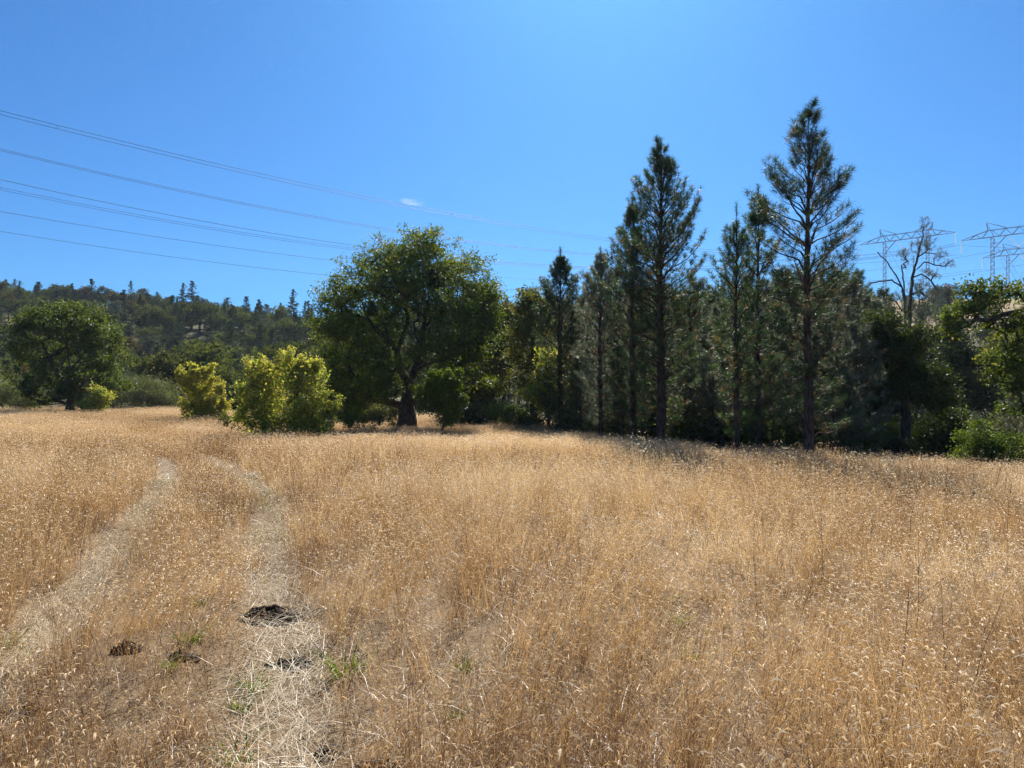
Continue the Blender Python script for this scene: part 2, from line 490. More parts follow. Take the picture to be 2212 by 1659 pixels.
def leaves(C, rc, per, size, r, flat=0.75, asp=0.62, tint=None, up=0.35):
    """kite-shaped leaves scattered round each twig end"""
    n = len(C) * per
    c = np.repeat(C, per, 0)
    o = r.normal(size=(n, 3)) * 0.55
    o[:, 2] *= flat
    p = c + o * (np.repeat(rc, per)[:, None] if np.ndim(rc) else rc)
    u = rand_unit(n, r); u[:, 2] -= 0.15; u = unit(u)
    nrm = rand_unit(n, r); nrm[:, 2] += up; nrm = unit(nrm)
    v = unit(np.cross(nrm, u))
    L = size * r.uniform(0.6, 1.35, (n, 1))
    Wd = L * asp * r.uniform(0.75, 1.2, (n, 1))
    V = np.stack([p - u * L * 0.5, p + v * Wd * 0.5 + u * L * 0.08, p + u * L * 0.5, p - v * Wd * 0.5 + u * L * 0.08], 1).reshape(-1, 3)
    Q = np.arange(n * 4).reshape(-1, 4)
    t0 = np.repeat(r.uniform(0, 1, len(C)) if tint is None else tint, per)
    t = np.clip(0.55 * t0 + 0.45 * r.uniform(0, 1, n), 0, 1)
    return V, Q, t


def lobe_points(lobes, n, r, shell=0.45, clumpy=0, spread=0.19):
    vol = np.array([l[1][0] * l[1][1] * l[1][2] for l in lobes]) ** 0.8
    k = r.choice(len(lobes), n, p=vol / vol.sum())
    u = rand_unit(n, r) * (r.uniform(0, 1, n) ** shell)[:, None]
    c = np.array([l[0] for l in lobes])[k]; s = np.array([l[1] for l in lobes])[k]
    p = c + u * s
    if clumpy:
        # twigs gather into boughs with gaps between
        m = max(6, n // clumpy)
        cen, sz = p[:m].copy(), s[:m].mean(1)
        own = r.integers(0, m, n)
        p = cen[own] + r.normal(size=(n, 3)) * (sz[own] * spread + 0.05)[:, None] * np.array([1.15, 1.15, 0.7])
    return p, k


def tree(name, base, limbs, lobes, n, per, leaf, rc, mat, bark, label, cat='tree', group=None, base_r=0.2, seed=1,
         shell=0.45, tip=0.008, spread=0.19, clumpy=9, tintf=None, zmin=None, extra=None, step=0.45, wiggle=0.12, asp=0.62):
    r = np.random.default_rng(seed)
    base = np.asarray(base, float)
    lobes = [(np.asarray(c) - base, s) for c, s in lobes]
    C, k = lobe_points(lobes, n, r, shell, clumpy, spread)
    if zmin is not None: C = C[C[:, 2] > zmin]
    L = [[np.asarray(q) - base for q in l] for l in limbs]
    L[0][0] = np.array([0, 0, -0.15])
    A, par, R = grow(L, C, r, base_r=base_r, tip=tip, step=step, wiggle=wiggle)
    fl = np.clip(1 - A[:, 2] / (base_r * 3.0), 0, 1) * (np.hypot(A[:, 0], A[:, 1]) < base_r * 2)
    R = R * (1 + 0.45 * fl)
    V, Q = tubes(A, par, R, 8)
    e = empty(name, base)
    obj('trunk', np_mesh('trunk', V, Q, mats=[bark], smooth=True), e)
    ti = None if tintf is None else tintf(C, r)
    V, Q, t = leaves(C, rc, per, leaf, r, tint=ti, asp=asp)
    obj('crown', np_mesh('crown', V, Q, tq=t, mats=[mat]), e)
    tag(e, label, cat, group)
    return e


def tufts(Pt, D, r, per=34, length=0.2, width=0.011, tint=None, spread=(0.25, 1.5)):
    n = len(Pt) * per
    d = np.repeat(unit(D), per, 0)
    q = perp(d, r)
    ang = r.uniform(spread[0], spread[1], (n, 1))
    nd = d * np.cos(ang) + q * np.sin(ang)
    L = np.repeat(r.uniform(0.8, 1.2, len(Pt)), per)[:, None] * length * r.uniform(0.75, 1.1, (n, 1))
    b = np.repeat(Pt, per, 0) - d * r.uniform(0, 0.7, (n, 1)) * length
    s = perp(nd, r) * width * 0.5
    sag = np.array([[0, 0, -0.10]]) * L
    V = np.stack([b - s, b + s, b + nd * L + sag], 1).reshape(-1, 3)
    T = np.arange(n * 3).reshape(-1, 3)
    t0 = np.repeat(r.uniform(0, 0.8, len(Pt)) if tint is None else tint, per)
    return V, T, np.clip(t0 + r.uniform(-0.12, 0.12, n), 0, 1)


def pine_mesh(h, base_r, prof, r, z0=0.12, live=0.3, whorl=0.42, nb=(4, 6), per=30, length=0.2, width=0.012,
              sub=0.34, lean=(0, 0), fork=None, elev=(0.05, 0.85), dead=0.45, brown=0.07, tuft_keep=1.0, curl=0.5):
    """prof(f) gives branch length at height share f; returns trunk mesh arrays and needle arrays"""
    nodes, par, R = [], [], []
    nt = max(12, int(h / 0.5))
    for i in range(nt + 1):
        f = i / nt
        nodes.append(np.array([lean[0] * f * f + 0.04 * math.sin(f * 9) * h * 0.06, lean[1] * f * f, f * h]))
        par.append(i - 1)
        R.append(max(0.012, base_r * (1 - f) ** 0.85 * (1 + 0.35 * max(0, 1 - f * 14))))
    TN = np.array(nodes)
    tp, td, tt = [], [], []
    z = h * z0
    while z < h * 0.985:
        f = z / h
        L0 = prof(f)
        m = r.integers(nb[0], nb[1] + 1)
        a0 = r.uniform(0, 2 * PI)
        for b in range(m):
            L = max(0.12, L0 - 0.10) * r.uniform(0.74, 1.06)
            if L < 0.15 or r.uniform() < (0.12 if f < 0.9 else 0.4): continue
            if r.uniform() < 0.12: L *= 0.55
            az = a0 + b * 2 * PI / m + r.normal() * 0.25
            isdead = f < live and r.uniform() < dead * (1.2 - f / live)
            el = elev[0] + (elev[1] - elev[0]) * f ** 1.3 + r.normal() * 0.13
            if isdead: el -= 0.25
            L = L / max(0.65, math.cos(el + 0.2 * curl))
            hd = np.array([math.cos(az), math.sin(az), 0])
            ns = max(3, int(L / 0.28))
            zi = z + r.normal() * whorl * 0.25
            ti = int(np.clip(zi / h * nt, 0, nt - 1))
            base = TN[ti] + (TN[ti + 1] - TN[ti]) * np.clip(zi / h * nt - ti, 0, 1)
            prev = ti; p0 = base
            rb = min(0.5 * R[ti], 0.010 + 0.014 * L)
            e = el
            side = np.cross(hd, [0, 0, 1])
            sgn = 1
            if isdead: L *= 0.75
            for s in range(1, ns + 1):
                g = s / ns
                e = el + curl * g * g * (1 if not isdead else -0.3) - 0.28 * g * (1 - f) * (1 - g)
                p1 = p0 + (hd * math.cos(e) + np.array([0, 0, math.sin(e)])) * L / ns + r.normal(size=3) * 0.025
                nodes.append(p1); par.append(prev); prev = len(nodes) - 1
                R.append(max(0.005, rb * (1 - 0.8 * g)))
                if (not isdead or r.uniform() < 0.12) and g > 0.28:
                    for _ in range(2):
                        if r.uniform() > sub * 2.2: continue
                        sgn = -sgn
                        sl = L * r.uniform(0.12, 0.34) * (1.15 - g * 0.7) + 0.10
                        sd = unit(hd * 0.75 + side * sgn * r.uniform(0.5, 1.1) + np.array([0, 0, math.sin(e) * 0.9 + r.uniform(-0.05, 0.45)]))
                        q1 = p1 + sd * sl * 0.5
                        q2 = q1 + unit(sd + np.array([0, 0, 0.35])) * sl * 0.5
                        nodes += [q1, q2]; par += [prev, len(nodes) - 2]; R += [0.006, 0.004]
                        if r.uniform() < tuft_keep:
                            tp.append(q2); td.append(q2 - q1 + np.array([0, 0, 0.15 * sl])); tt.append(r.uniform(0, 0.8) if r.uniform() > brown else 1.0)
                            if sl > 0.42: tp.append(q1); td.append(sd); tt.append(r.uniform(0, 0.8) if r.uniform() > brown * 2 else 1.0)
                    if g > 0.45 and r.uniform() < 0.75 * tuft_keep:
                        tp.append(p1); td.append(p1 - p0); tt.append(r.uniform(0, 0.8) if r.uniform() > brown * 1.8 else 1.0)
                p0 = p1
            if not isdead:
                tp.append(nodes[prev]); td.append(nodes[prev] - nodes[par[prev]]); tt.append(r.uniform(0.2, 0.8))
        z += whorl * r.uniform(0.7, 1.25) * (1.15 - 0.45 * f)
    for k in range(4):
        tp.append(TN[-1] - np.array([0, 0, 0.11 * k])); td.append(np.array([r.normal() * 0.2, r.normal() * 0.2, 1.0])); tt.append(0.4)
    A, par, R = np.array(nodes), np.array(par), np.array(R)
    TV, TQ = tubes(A, par, R, 8)
    NV, NT, Nt = tufts(np.array(tp), np.array(td), r, per, length, width, np.array(tt))
    return TV, TQ, NV, NT, Nt


def pine(name, base, label, seed, group=None, mat='needle', bark='bark_pine', cat='pine tree', **kw):
    r = np.random.default_rng(seed)
    TV, TQ, NV, NT, Nt = pine_mesh(r=r, **kw)
    TV[:, 2] -= 0.15
    e = empty(name, base)
    obj('trunk', np_mesh('trunk', TV, TQ, mats=[M[bark]], smooth=True), e)
    obj('crown', np_mesh('crown', NV, T=NT, tt=Nt, mats=[M[mat]]), e)
    tag(e, label, cat, group)
    return e


def copy_tree(src, loc, rz, sc, label=None, group=None):
    e = src.copy(); col.objects.link(e)
    e.location = loc; e.rotation_euler = (0, 0, rz); e.scale = (sc[0], sc[0], sc[1])
    if label: e['label'] = label
    if group: e['group'] = group
    for ch in src.children:
        c = ch.copy(); col.objects.link(c); c.parent = e
    return e


def gp(xv, d, dz=0.0):
    """ground point under measured column xv at distance d"""
    x = (xv - CX) / F * d
    return np.array([x, d, float(H(x, d)) + dz])


def zt(yv, d):
    return EYE + (HY - yv) / F * d


def LB(xv, yv, d, rx, ry, rd=None):
    """foliage lobe: centre and radii from measured widths, with real depth"""
    s = d / F
    return (P(xv, yv, d), (rx * s, (rd if rd is not None else rx) * s, ry * s))


# ------------------------------------------------------------------ the great oak in the middle
d = 46.0
ob = gp(880, d)
def o_(x, y, dd=0.0): return P(x, y, d + dd)
limbs = [[ob, o_(880, 880), o_(882, 838), o_(895, 800, 0.3)],
         [o_(882, 838), o_(866, 800, -0.3), o_(858, 760, -0.6), o_(830, 730, -1.0), o_(795, 690, -1.2), o_(780, 650, -1.5), o_(760, 620, -2)],
         [o_(858, 760), o_(868, 735, 0.5), o_(880, 700, 1), o_(878, 640, 1.3), o_(885, 580, 1)],
         [o_(895, 800), o_(910, 760, 0.2), o_(912, 720, 0.4), o_(930, 690, 0.8), o_(975, 665, 1), o_(1010, 640, 1.2)],
         [o_(912, 720), o_(925, 660, -1), o_(930, 600, -1.5), o_(915, 540, -1.5)],
         [o_(795, 690), o_(765, 680, -1.5), o_(740, 700, -1.8), o_(725, 720, -2)],
         [o_(895, 800), o_(925, 785, -1), o_(960, 770, -1.2), o_(985, 780, -1.2)],
         [o_(866, 800), o_(845, 770, 1), o_(800, 740, 2), o_(770, 735, 2.4)],
         [o_(912, 720), o_(940, 700, -2), o_(985, 690, -3.2)],
         [o_(868, 735), o_(850, 690, 2.4), o_(830, 640, 3.5)]]
lobes = [LB(915, 530, d, 52, 34, 70), LB(850, 555, d - 1, 55, 38, 90), LB(975, 575, d, 55, 42, 90), LB(905, 590, d + 0.5, 80, 50, 120),
         LB(790, 600, d - 1, 62, 38, 90), LB(740, 640, d - 1.4, 45, 32, 75), LB(1010, 630, d + 0.6, 46, 48, 90), LB(850, 640, d + 1, 90, 45, 140),
         LB(960, 660, d, 70, 45, 130), LB(735, 715, d - 1.5, 35, 40, 60), LB(790, 700, d + 2, 55, 40, 90), LB(1030, 700, d, 35, 45, 70),
         LB(760, 780, d + 2, 50, 50, 70), LB(965, 740, d - 0.8, 55, 40, 80), LB(720, 660, d - 1, 25, 20, 40),
         LB(985, 790, d + 1.5, 40, 50, 60), LB(830, 760, d + 2.5, 50, 50, 70), LB(925, 500, d, 26, 12, 30), LB(1040, 650, d, 34, 40, 60), LB(1020, 745, d, 34, 40, 50), LB(720, 760, d + 1, 30, 50, 50),
         LB(800, 760, d - 3, 55, 50, 40), LB(850, 700, d - 3.4, 60, 45, 40), LB(945, 730, d - 3.2, 60, 45, 40), LB(765, 700, d - 3, 45, 40, 40), LB(985, 690, d - 3, 45, 45, 40), LB(760, 840, d - 1, 50, 40, 50), LB(880, 620, d - 3, 80, 50, 40),
         LB(735, 800, d - 2, 40, 45, 40), LB(800, 830, d - 2.5, 45, 35, 40), LB(960, 800, d - 2, 45, 40, 40), LB(1015, 810, d - 1, 36, 45, 40), LB(1045, 700, d, 24, 40, 40), LB(708, 700, d - 1, 24, 34, 34), LB(840, 800, d - 3.2, 50, 42, 40), LB(905, 770, d - 3.5, 52, 38, 40), LB(940, 840, d - 2, 40, 30, 36), LB(835, 855, d - 2.5, 36, 24, 36), LB(780, 870, d - 1, 40, 22, 40)]
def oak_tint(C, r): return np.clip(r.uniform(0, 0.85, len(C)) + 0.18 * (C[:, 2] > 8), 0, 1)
lobes = [(np.array([ob[0] + (c[0] - ob[0]) * 1.06, c[1], c[2]]), (q[0] * 1.06, q[1] * 1.05, q[2] * 1.0)) for c, q in lobes]
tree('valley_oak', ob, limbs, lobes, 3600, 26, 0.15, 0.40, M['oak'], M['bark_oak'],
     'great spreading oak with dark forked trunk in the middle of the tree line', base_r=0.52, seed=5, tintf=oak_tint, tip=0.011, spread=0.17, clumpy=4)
# mistletoe clumps hang in it
for k, (x, y, w, h_) in enumerate([(938, 605, 13, 26), (802, 668, 12, 16), (953, 690, 10, 14)]):
    r = np.random.default_rng(60 + k)
    c = P(x, y, d - 2.2 + 0.9 * k)
    C, _ = lobe_points([((0, 0, 0), (w * d / F, w * d / F, h_ * d / F))], 60, r, 0.5)
    A, par, R = grow([[np.array([0, 0, h_ * d / F * 0.9]), np.zeros(3)]], C, r, tip=0.006, step=0.15, base_r=0.03)
    TV, TQ = tubes(A, par, R, 5)
    LV, LQ, t = leaves(C, 0.2, 30, 0.09, r)
    e = empty('mistletoe', c)
    obj('stem', np_mesh('stem', TV, TQ, mats=[M['bark_oak']]), e)
    obj('leaves', np_mesh('leaves', LV, LQ, tq=t, mats=[M['shade_shrub']]), e)
    tag(e, ['long dark mistletoe clump hanging high in the middle of the great oak',
            'round dark mistletoe clump in the great oak, beside its leaning forked limb',
            'small dark mistletoe clump low among the far limbs of the great oak'][k], 'mistletoe')

# ------------------------------------------------------------------ left side trees and shrubs
d = 60.0
b = gp(150, d)
tree('rounded_oak', b, [[b, P(152, 850, d), P(150, 800, d), P(145, 750, d)], [P(152, 850, d), P(120, 800, d), P(90, 740, d - 1)], [P(150, 800, d), P(185, 760, d), P(215, 720, d)],
                        [P(145, 750, d), P(150, 700, d)]],
     [LB(150, 700, d, 95, 45, 90), LB(85, 740, d, 55, 55, 70), LB(205, 730, d, 55, 65, 70), LB(130, 680, d, 70, 28, 60), LB(190, 690, d, 55, 32, 60),
      LB(100, 800, d + 1, 60, 45, 60), LB(210, 800, d + 0.5, 45, 45, 50), LB(60, 700, d, 30, 30, 40), LB(235, 770, d, 26, 40, 40), LB(60, 825, d, 36, 36, 40), LB(238, 830, d, 28, 40, 40), LB(185, 855, d + 1, 40, 26, 40), LB(110, 672, d, 24, 18, 24), LB(170, 668, d, 22, 18, 24), LB(215, 682, d, 20, 16, 20), LB(150, 790, d - 2.5, 70, 45, 30), LB(90, 850, d - 1.5, 50, 30, 30), LB(220, 845, d - 1.5, 42, 34, 30), LB(150, 850, d - 2, 50, 24, 30)],
     1700, 22, 0.20, 0.42, M['left_oak'], M['bark_oak'], 'large rounded dark green oak at the left edge of the meadow', base_r=0.32, seed=21, spread=0.13)
tree('low_shrub', gp(210, 57), [[gp(210, 57), P(210, 870, 57)]], [LB(205, 868, 57, 34, 18, 30), LB(225, 850, 57, 18, 20, 20)], 160, 40, 0.15, 0.4, M['yellowgreen'], M['bark_grey'],
     'low yellow-green shrub at the foot of the rounded left oak', 'shrub', base_r=0.08, seed=22, step=0.3)
for k, (x, dd, lob, lab) in enumerate([
        (320, 74, [(300, 858, 60, 34), (340, 846, 46, 32), (270, 848, 36, 38), (378, 864, 30, 28), (320, 834, 46, 22), (350, 870, 40, 24)], 'broad grey-green willow thicket between the rounded oak and yellow shrub'),
        (20, 66, [(10, 850, 50, 36), (50, 855, 36, 30), (-50, 840, 60, 46)], 'grey-green willow thicket at the left border under the oak')]):
    b = gp(x, dd)
    tree('willow_thicket', b, [[b, P(x, 870, dd)], [b, P(x - 25, 865, dd)], [b, P(x + 25, 865, dd)]], [LB(a, c, dd, e, f, e) for a, c, e, f in lob], 800, 28, 0.19, 0.5,
         M['willow'], M['bark_grey'], lab, 'thicket', base_r=0.09, seed=30 + k, asp=0.3)


def shooty(name, x, d, lob, shoots, mat, label, seed, n, per, leaf, base_r=0.08, cat='shrub', rc=0.34, tintf=None):
    """a shrub with upright leafy shoots standing out of its mass"""
    r = np.random.default_rng(seed)
    b = gp(x, d)
    C, _ = lobe_points([LB(*q) for q in lob], n, r, 0.5, 8, 0.14)
    C = [q for q in C]
    if n > 100:
        for (cx, cy, cd, *rr_) in lob:
            for _ in range(9):
                a = r.uniform(-1.2, 1.2); w_ = rr_[0]; h_ = rr_[1]
                x0 = cx + w_ * 0.95 * math.sin(a); y0 = cy - h_ * 0.9 * math.cos(a); dd = cd + r.normal() * w_ * 0.4 * cd / F; ln = r.uniform(6, 28)
                for f in np.linspace(0, 1, 8): C.append(P(x0 + f * ln * 0.7 * math.sin(a), y0 - f * ln, dd) + r.normal(size=3) * 0.05)
            m_shoot = len(C)
    for (xa, ya, xb, yb) in shoots:
        m = max(4, int(abs(yb - ya) / 5))
        for f in np.linspace(0, 1, m):
            C.append(P(xa + (xb - xa) * f, ya + (yb - ya) * f, d + r.normal() * 0.08) + r.normal(size=3) * 0.06)
    C = np.array(C) - b
    C = C[C[:, 2] > 0.12]
    A, par, R = grow([[np.array([0, 0, -0.1]), np.array([0, 0, 0.5])]], C, r, tip=0.006, base_r=base_r, step=0.3, down=1.2)
    V, Q = tubes(A, par, R, 6)
    e = empty(name, b)
    obj('stem', np_mesh('stem', V, Q, mats=[M['bark_grey']]), e)
    ns = sum(max(4, int(abs(s[3] - s[1]) / 5)) for s in shoots)
    rcs = np.full(len(C), rc); rcs[min(n, len(C)):] = 0.17
    V, Q, t = leaves(C, rcs, per, leaf, r, tint=None if tintf is None else tintf(C, r))
    obj('foliage', np_mesh('foliage', V, Q, tq=t, mats=[mat]), e)
    tag(e, label, cat)
    return e


shooty('autumn_shrub', 440, 52, [(425, 850, 52, 34, 34), (455, 870, 52, 32, 30), (410, 830, 52, 22, 24), (440, 825, 52, 20, 22), (470, 890, 52, 20, 14), (425, 898, 52, 30, 18), (458, 902, 52, 28, 16)],
       [(430, 830, 432, 800), (455, 840, 458, 806), (472, 850, 474, 815), (412, 820, 410, 808), (480, 870, 482, 835)], M['yellow'],
       'golden yellow autumn shrub left of the larger yellow-green one', 41, 340, 22, 0.15)
shooty('autumn_shrub', 620, 33.5, [(575, 830, 33.5, 50, 42, 45), (630, 850, 33.5, 85, 55, 70), (680, 860, 33.5, 45, 42, 45), (610, 810, 33.5, 50, 34, 40), (660, 820, 33.5, 36, 30, 36),
                                 (545, 870, 33.5, 34, 33.5, 34), (590, 890, 33.5, 60, 30, 50), (690, 895, 33.5, 36, 25, 30), (600, 932, 33.5, 70, 24, 45), (672, 932, 33.5, 50, 22, 40), (545, 922, 33.5, 38, 28, 34), (630, 935, 33.5, 80, 20, 50)],
       [(560, 815, 553, 788), (642, 810, 648, 770), (650, 810, 652, 765), (675, 815, 685, 780), (672, 812, 690, 790), (700, 850, 722, 852), (690, 835, 715, 848), (525, 880, 515, 830), (530, 880, 512, 855)],
       M['yellowgreen'], 'big yellow-green autumn shrub with upright shoots in front of the oak', 42, 640, 17, 0.125,
       tintf=lambda C, r: np.clip(r.uniform(0, 0.6, len(C)) + 0.4 * (r.uniform(0, 1, len(C)) < 0.2 + 0.12 * C[:, 2]), 0, 1))
shooty('leafy_sapling', 760, 41, [(745, 905, 41, 18, 14)], [(745, 915, 742, 880), (755, 920, 762, 868), (768, 920, 776, 872), (775, 920, 786, 876), (735, 910, 730, 880)],
       M['bright'], 'low clump of upright leafy shoots between the autumn shrub and the oak trunk', 43, 30, 22, 0.12, 0.03, 'sapling', 0.2)
shooty('leafy_sapling', 955, 36, [(950, 860, 36, 38, 36), (975, 890, 36, 28, 28), (930, 875, 36, 26, 26), (965, 840, 36, 20, 22)], [(965, 840, 972, 805), (985, 880, 1000, 860), (925, 860, 908, 848)],
       M['bright'], 'bright green sapling standing just right of the oak trunk', 44, 170, 30, 0.13, 0.06, 'sapling')
# light weeds along the shrub line
for k, (x, dd) in enumerate([(815, 36), (480, 46), (498, 38), (845, 41), (790, 42)]):
    shooty('tall_weed', x, dd, [(x, 905, dd, 10, 10)], [(x - 6, 920, x - 9, 893), (x + 5, 920, x + 8, 890)], M['olive'],
           ['leafy pale weed in front of the oak, nearest the shoots', 'pale weed between the yellow shrub and the big autumn shrub, on its yellow side',
            'pale weed at the big autumn shrub, on the side of the yellow shrub', 'leafy pale weed hard against the foot of the oak trunk', 'leafy pale weed right beside the low clump of upright shoots'][k],
           80 + k, 12, 20, 0.10, 0.02, 'weed', 0.2)

# ------------------------------------------------------------------ trees behind, right of the oak
def simple(name, x, d, ytop, lob, n, per, leaf, rc, mat, label, seed, cat='tree', base_r=0.18, group=None, bark='bark_oak', lean=0):
    b = gp(x, d)
    ym = (ytop + HY) / 2
    return tree(name, b, [[b, P(x + lean * 0.5, ym + 50, d), P(x + lean, ytop + 35, d)]], [LB(q[0], q[1], d, *q[2:]) for q in lob], n, per, leaf, rc, M[mat], M[bark], label, cat, group, base_r, seed)


simple('broadleaf_tree', 1060, 58, 650, [(1050, 700, 45, 45), (1085, 720, 42, 50), (1030, 760, 45, 45), (1075, 800, 50, 55), (1100, 680, 26, 30), (1040, 840, 40, 40)], 520, 40, 0.2, 0.6, 'olive',
       'olive broadleaf tree directly behind the right side of the great oak', 51)
simple('broadleaf_tree', 1150, 50, 625, [(1135, 660, 28, 36), (1165, 700, 34, 50), (1130, 730, 34, 45), (1175, 780, 34, 50), (1140, 810, 40, 45), (1165, 860, 36, 40), (1150, 640, 20, 18)], 480, 40, 0.17, 0.5, 'olive',
       'slender yellow-tinged oak left of the first dark-topped pine', 52, bark='bark_oak')
simple('broadleaf_tree', 1185, 44, 760, [(1185, 790, 26, 34), (1200, 830, 26, 34), (1170, 850, 26, 34), (1195, 880, 24, 24)], 240, 36, 0.15, 0.42, 'yellowgreen',
       'small yellow-green tree with two thin dark stems under the dark-topped pine', 53, base_r=0.10)
simple('broadleaf_tree', 790, 62, 740, [(770, 800, 60, 55), (830, 820, 50, 50), (735, 840, 40, 45), (800, 770, 45, 35)], 420, 40, 0.22, 0.7, 'live_oak',
       'dark shaded tree behind the lower left limbs of the great oak', 54)
simple('broadleaf_tree', 1010, 60, 770, [(990, 810, 50, 50), (1040, 850, 50, 40), (960, 850, 40, 40)], 360, 40, 0.2, 0.6, 'live_oak',
       'dark shaded tree low behind the bright green sapling', 55)

# ------------------------------------------------------------------ the pines
def px_h(ytop, base, d): return zt(ytop, d) - base[2]

def prof_tab(w):
    xs = [0, 0.2, 0.4, 0.55, 0.68, 0.83, 0.92, 1.0]; ws = [0.5, 0.72, 0.9, 1.0, 0.82, 0.42, 0.2, 0.05]
    return lambda t: w * float(np.interp(t, xs, ws))


def prof_cone(w, a=0.75, low=0.55):
    def f(t):
        if t > 0.3: return w * (1 - (t - 0.3) / 0.7) ** a + 0.12
        return w * (low + (1 - low) * t / 0.3)
    return f

# px column, distance, top row, crown half width px, trunk half width px, options, label
PINES = [
    (1745, 25.0, 212, 132, 13, dict(prof='open', whorl=0.50, live=0.28, nb=(4, 6), length=0.27, sub=0.55, elev=(0.10, 0.70), curl=0.40), 'tallest pine, open crowned, standing nearest at the right'),
    (1427, 30.0, 285, 95, 12, dict(whorl=0.38, live=0.2, nb=(5, 7), length=0.23, sub=0.56), 'tall dense pointed pine with thick dark trunk, second tallest of all'),
    (1590, 28.0, 425, 64, 8, dict(whorl=0.42, live=0.32, nb=(4, 6), sub=0.48), 'slim narrow-topped pine, first to the right of the tall dense pine'),
    (1637, 29.5, 385, 66, 8, dict(whorl=0.42, live=0.32, nb=(4, 6), sub=0.48), 'slim pine hard against the left side of the tallest pine'),
    (1366, 33.0, 415, 74, 8, dict(whorl=0.36, live=0.2, nb=(5, 7), sub=0.54), 'bushy pine touching the left side of the tall dense pine'),
    (1297, 36.0, 522, 64, 6, dict(whorl=0.36, live=0.15, nb=(5, 6), sub=0.52, mat='grey_needle'), 'pale grey-green bushy pine two places left of the tall dense pine'),
    (1210, 42.0, 526, 56, 7, dict(whorl=0.34, live=0.2, nb=(5, 7), sub=0.54), 'narrow dark-topped pine, leftmost of the front pines'),
]
for k, (x, d, yt, hw, tw, o, lab) in enumerate(PINES):
    b = gp(x, d)
    h = px_h(yt, b, d) - 0.25
    s = d / F
    o = dict(o)
    w = hw * s
    pf = o.pop('prof', None)
    if pf == 'open':
        xs = [0, 0.1, 0.25, 0.40, 0.52, 0.60, 0.69, 0.75, 0.80, 0.88, 0.93, 1.0]
        ws = [0.5, 0.56, 0.66, 0.80, 0.90, 0.98, 0.86, 0.66, 0.46, 0.36, 0.24, 0.06]
        pr = lambda t: w * 1.02 * float(np.interp(t, xs, ws))
    else:
        pr = prof_tab(w * 1.15)
    o.setdefault('length', 0.22)
    pine('pine_tree', b, lab, 100 + k, h=h, base_r=tw * s, prof=pr, per=34, width=0.0108 * max(1, d / 28), **o)

# stand of younger pines massed behind, copies of four kinds
protos = []
for k in range(4):
    r = np.random.default_rng(140 + k)
    hh = [7.5, 6.2, 8.4, 5.0][k]
    protos.append((hh, pine('young_pine', (0, 0, 0), 'x', 150 + k, h=hh, base_r=0.11, prof=prof_cone([1.75, 1.6, 1.7, 1.3][k], 0.8, 0.75), whorl=0.40, nb=(4, 6), live=0.2, z0=0.07,
                            per=30, length=0.2, width=0.014, sub=0.5, mat='grey_needle' if k in (1, 3) else 'needle')))
SP = [(1245, 42, 690), (1270, 48, 620), (1335, 40, 660), (1330, 52, 590), (1400, 44, 620), (1455, 40, 630), (1490, 36, 620), (1500, 48, 600), (1545, 42, 630), (1560, 34, 660),
      (1612, 38, 610), (1620, 48, 590), (1675, 34, 650), (1690, 44, 590), (1720, 38, 610), (1780, 33, 620), (1790, 42, 575), (1830, 36, 600), (1850, 46, 580), (1880, 40, 640), (1665, 30, 760),
      (1480, 32, 800), (1345, 34, 790), (1540, 31, 810), (1800, 29, 770), (1835, 30, 800), (1255, 38, 800), (1410, 50, 590), (1575, 52, 600), (1735, 52, 580), (1905, 50, 620),
      (1225, 52, 640), (1295, 56, 610), (1365, 56, 600), (1435, 54, 610), (1470, 46, 640), (1520, 54, 615), (1590, 44, 640), (1650, 54, 600), (1705, 58, 590), (1760, 48, 600), (1815, 54, 585), (1870, 56, 620), (1850, 33, 700), (1310, 46, 660), (1385, 38, 720), (1525, 36, 720), (1635, 36, 700), (1750, 34, 720), (1600, 33, 760)]
rr = np.random.default_rng(7)
for k, (x, d, yt) in enumerate(SP):
    hh, src = protos[k % 4]
    b = gp(x, d)
    h = px_h(yt, b, d)
    sc = (min(1.6, max(0.65, 1.12 * (h / hh) ** 0.8)), h / hh)
    near = yt > 755
    wh = 'left of the tall dense pine' if x < 1420 else 'between the tall dense pine and the slim pair' if x < 1580 else 'between the slim pair and the tallest pine' if x < 1745 else 'right of the tallest pine'
    lab = ('small young pine low in shade, ' if near else 'young pine in the dense stand behind, ') + wh
    g = ('small young pines ' if near else 'young pines behind, ') + wh
    if k < 4:
        src.location = b; src.rotation_euler = (0, 0, rr.uniform(0, 6)); src.scale = (sc[0], sc[0], sc[1]); src['label'] = lab; src['group'] = g
    else:
        copy_tree(src, b, rr.uniform(0, 6), sc, lab, g)

# shaded shrubs under the pines
sproto = []
for k in range(3):
    r = np.random.default_rng(170 + k)
    C, _ = lobe_points([((0, 0, 0.7), (0.8, 0.7, 0.65)), ((0.5, 0.1, 0.6), (0.6, 0.6, 0.5)), ((-0.5, 0, 0.9), (0.5, 0.5, 0.5))], 130, r, 0.5)
    C = C[C[:, 2] > 0.08]
    A, par, R = grow([[np.array([0, 0, -0.1]), np.array([0, 0, 0.35])]], C, r, tip=0.005, base_r=0.04, step=0.25)
    V, Q = tubes(A, par, R, 5)
    e = empty('understory_shrub', (0, 0, 0))
    obj('stem', np_mesh('stem', V, Q, mats=[M['bark_grey']]), e)
    V, Q, t = leaves(C, 0.28, 30, 0.10, r)
    obj('foliage', np_mesh('foliage', V, Q, tq=t, mats=[M[['olive', 'shade_shrub', 'bright'][k]]]), e)
    tag(e, 'x', 'shrub')
    sproto.append(e)
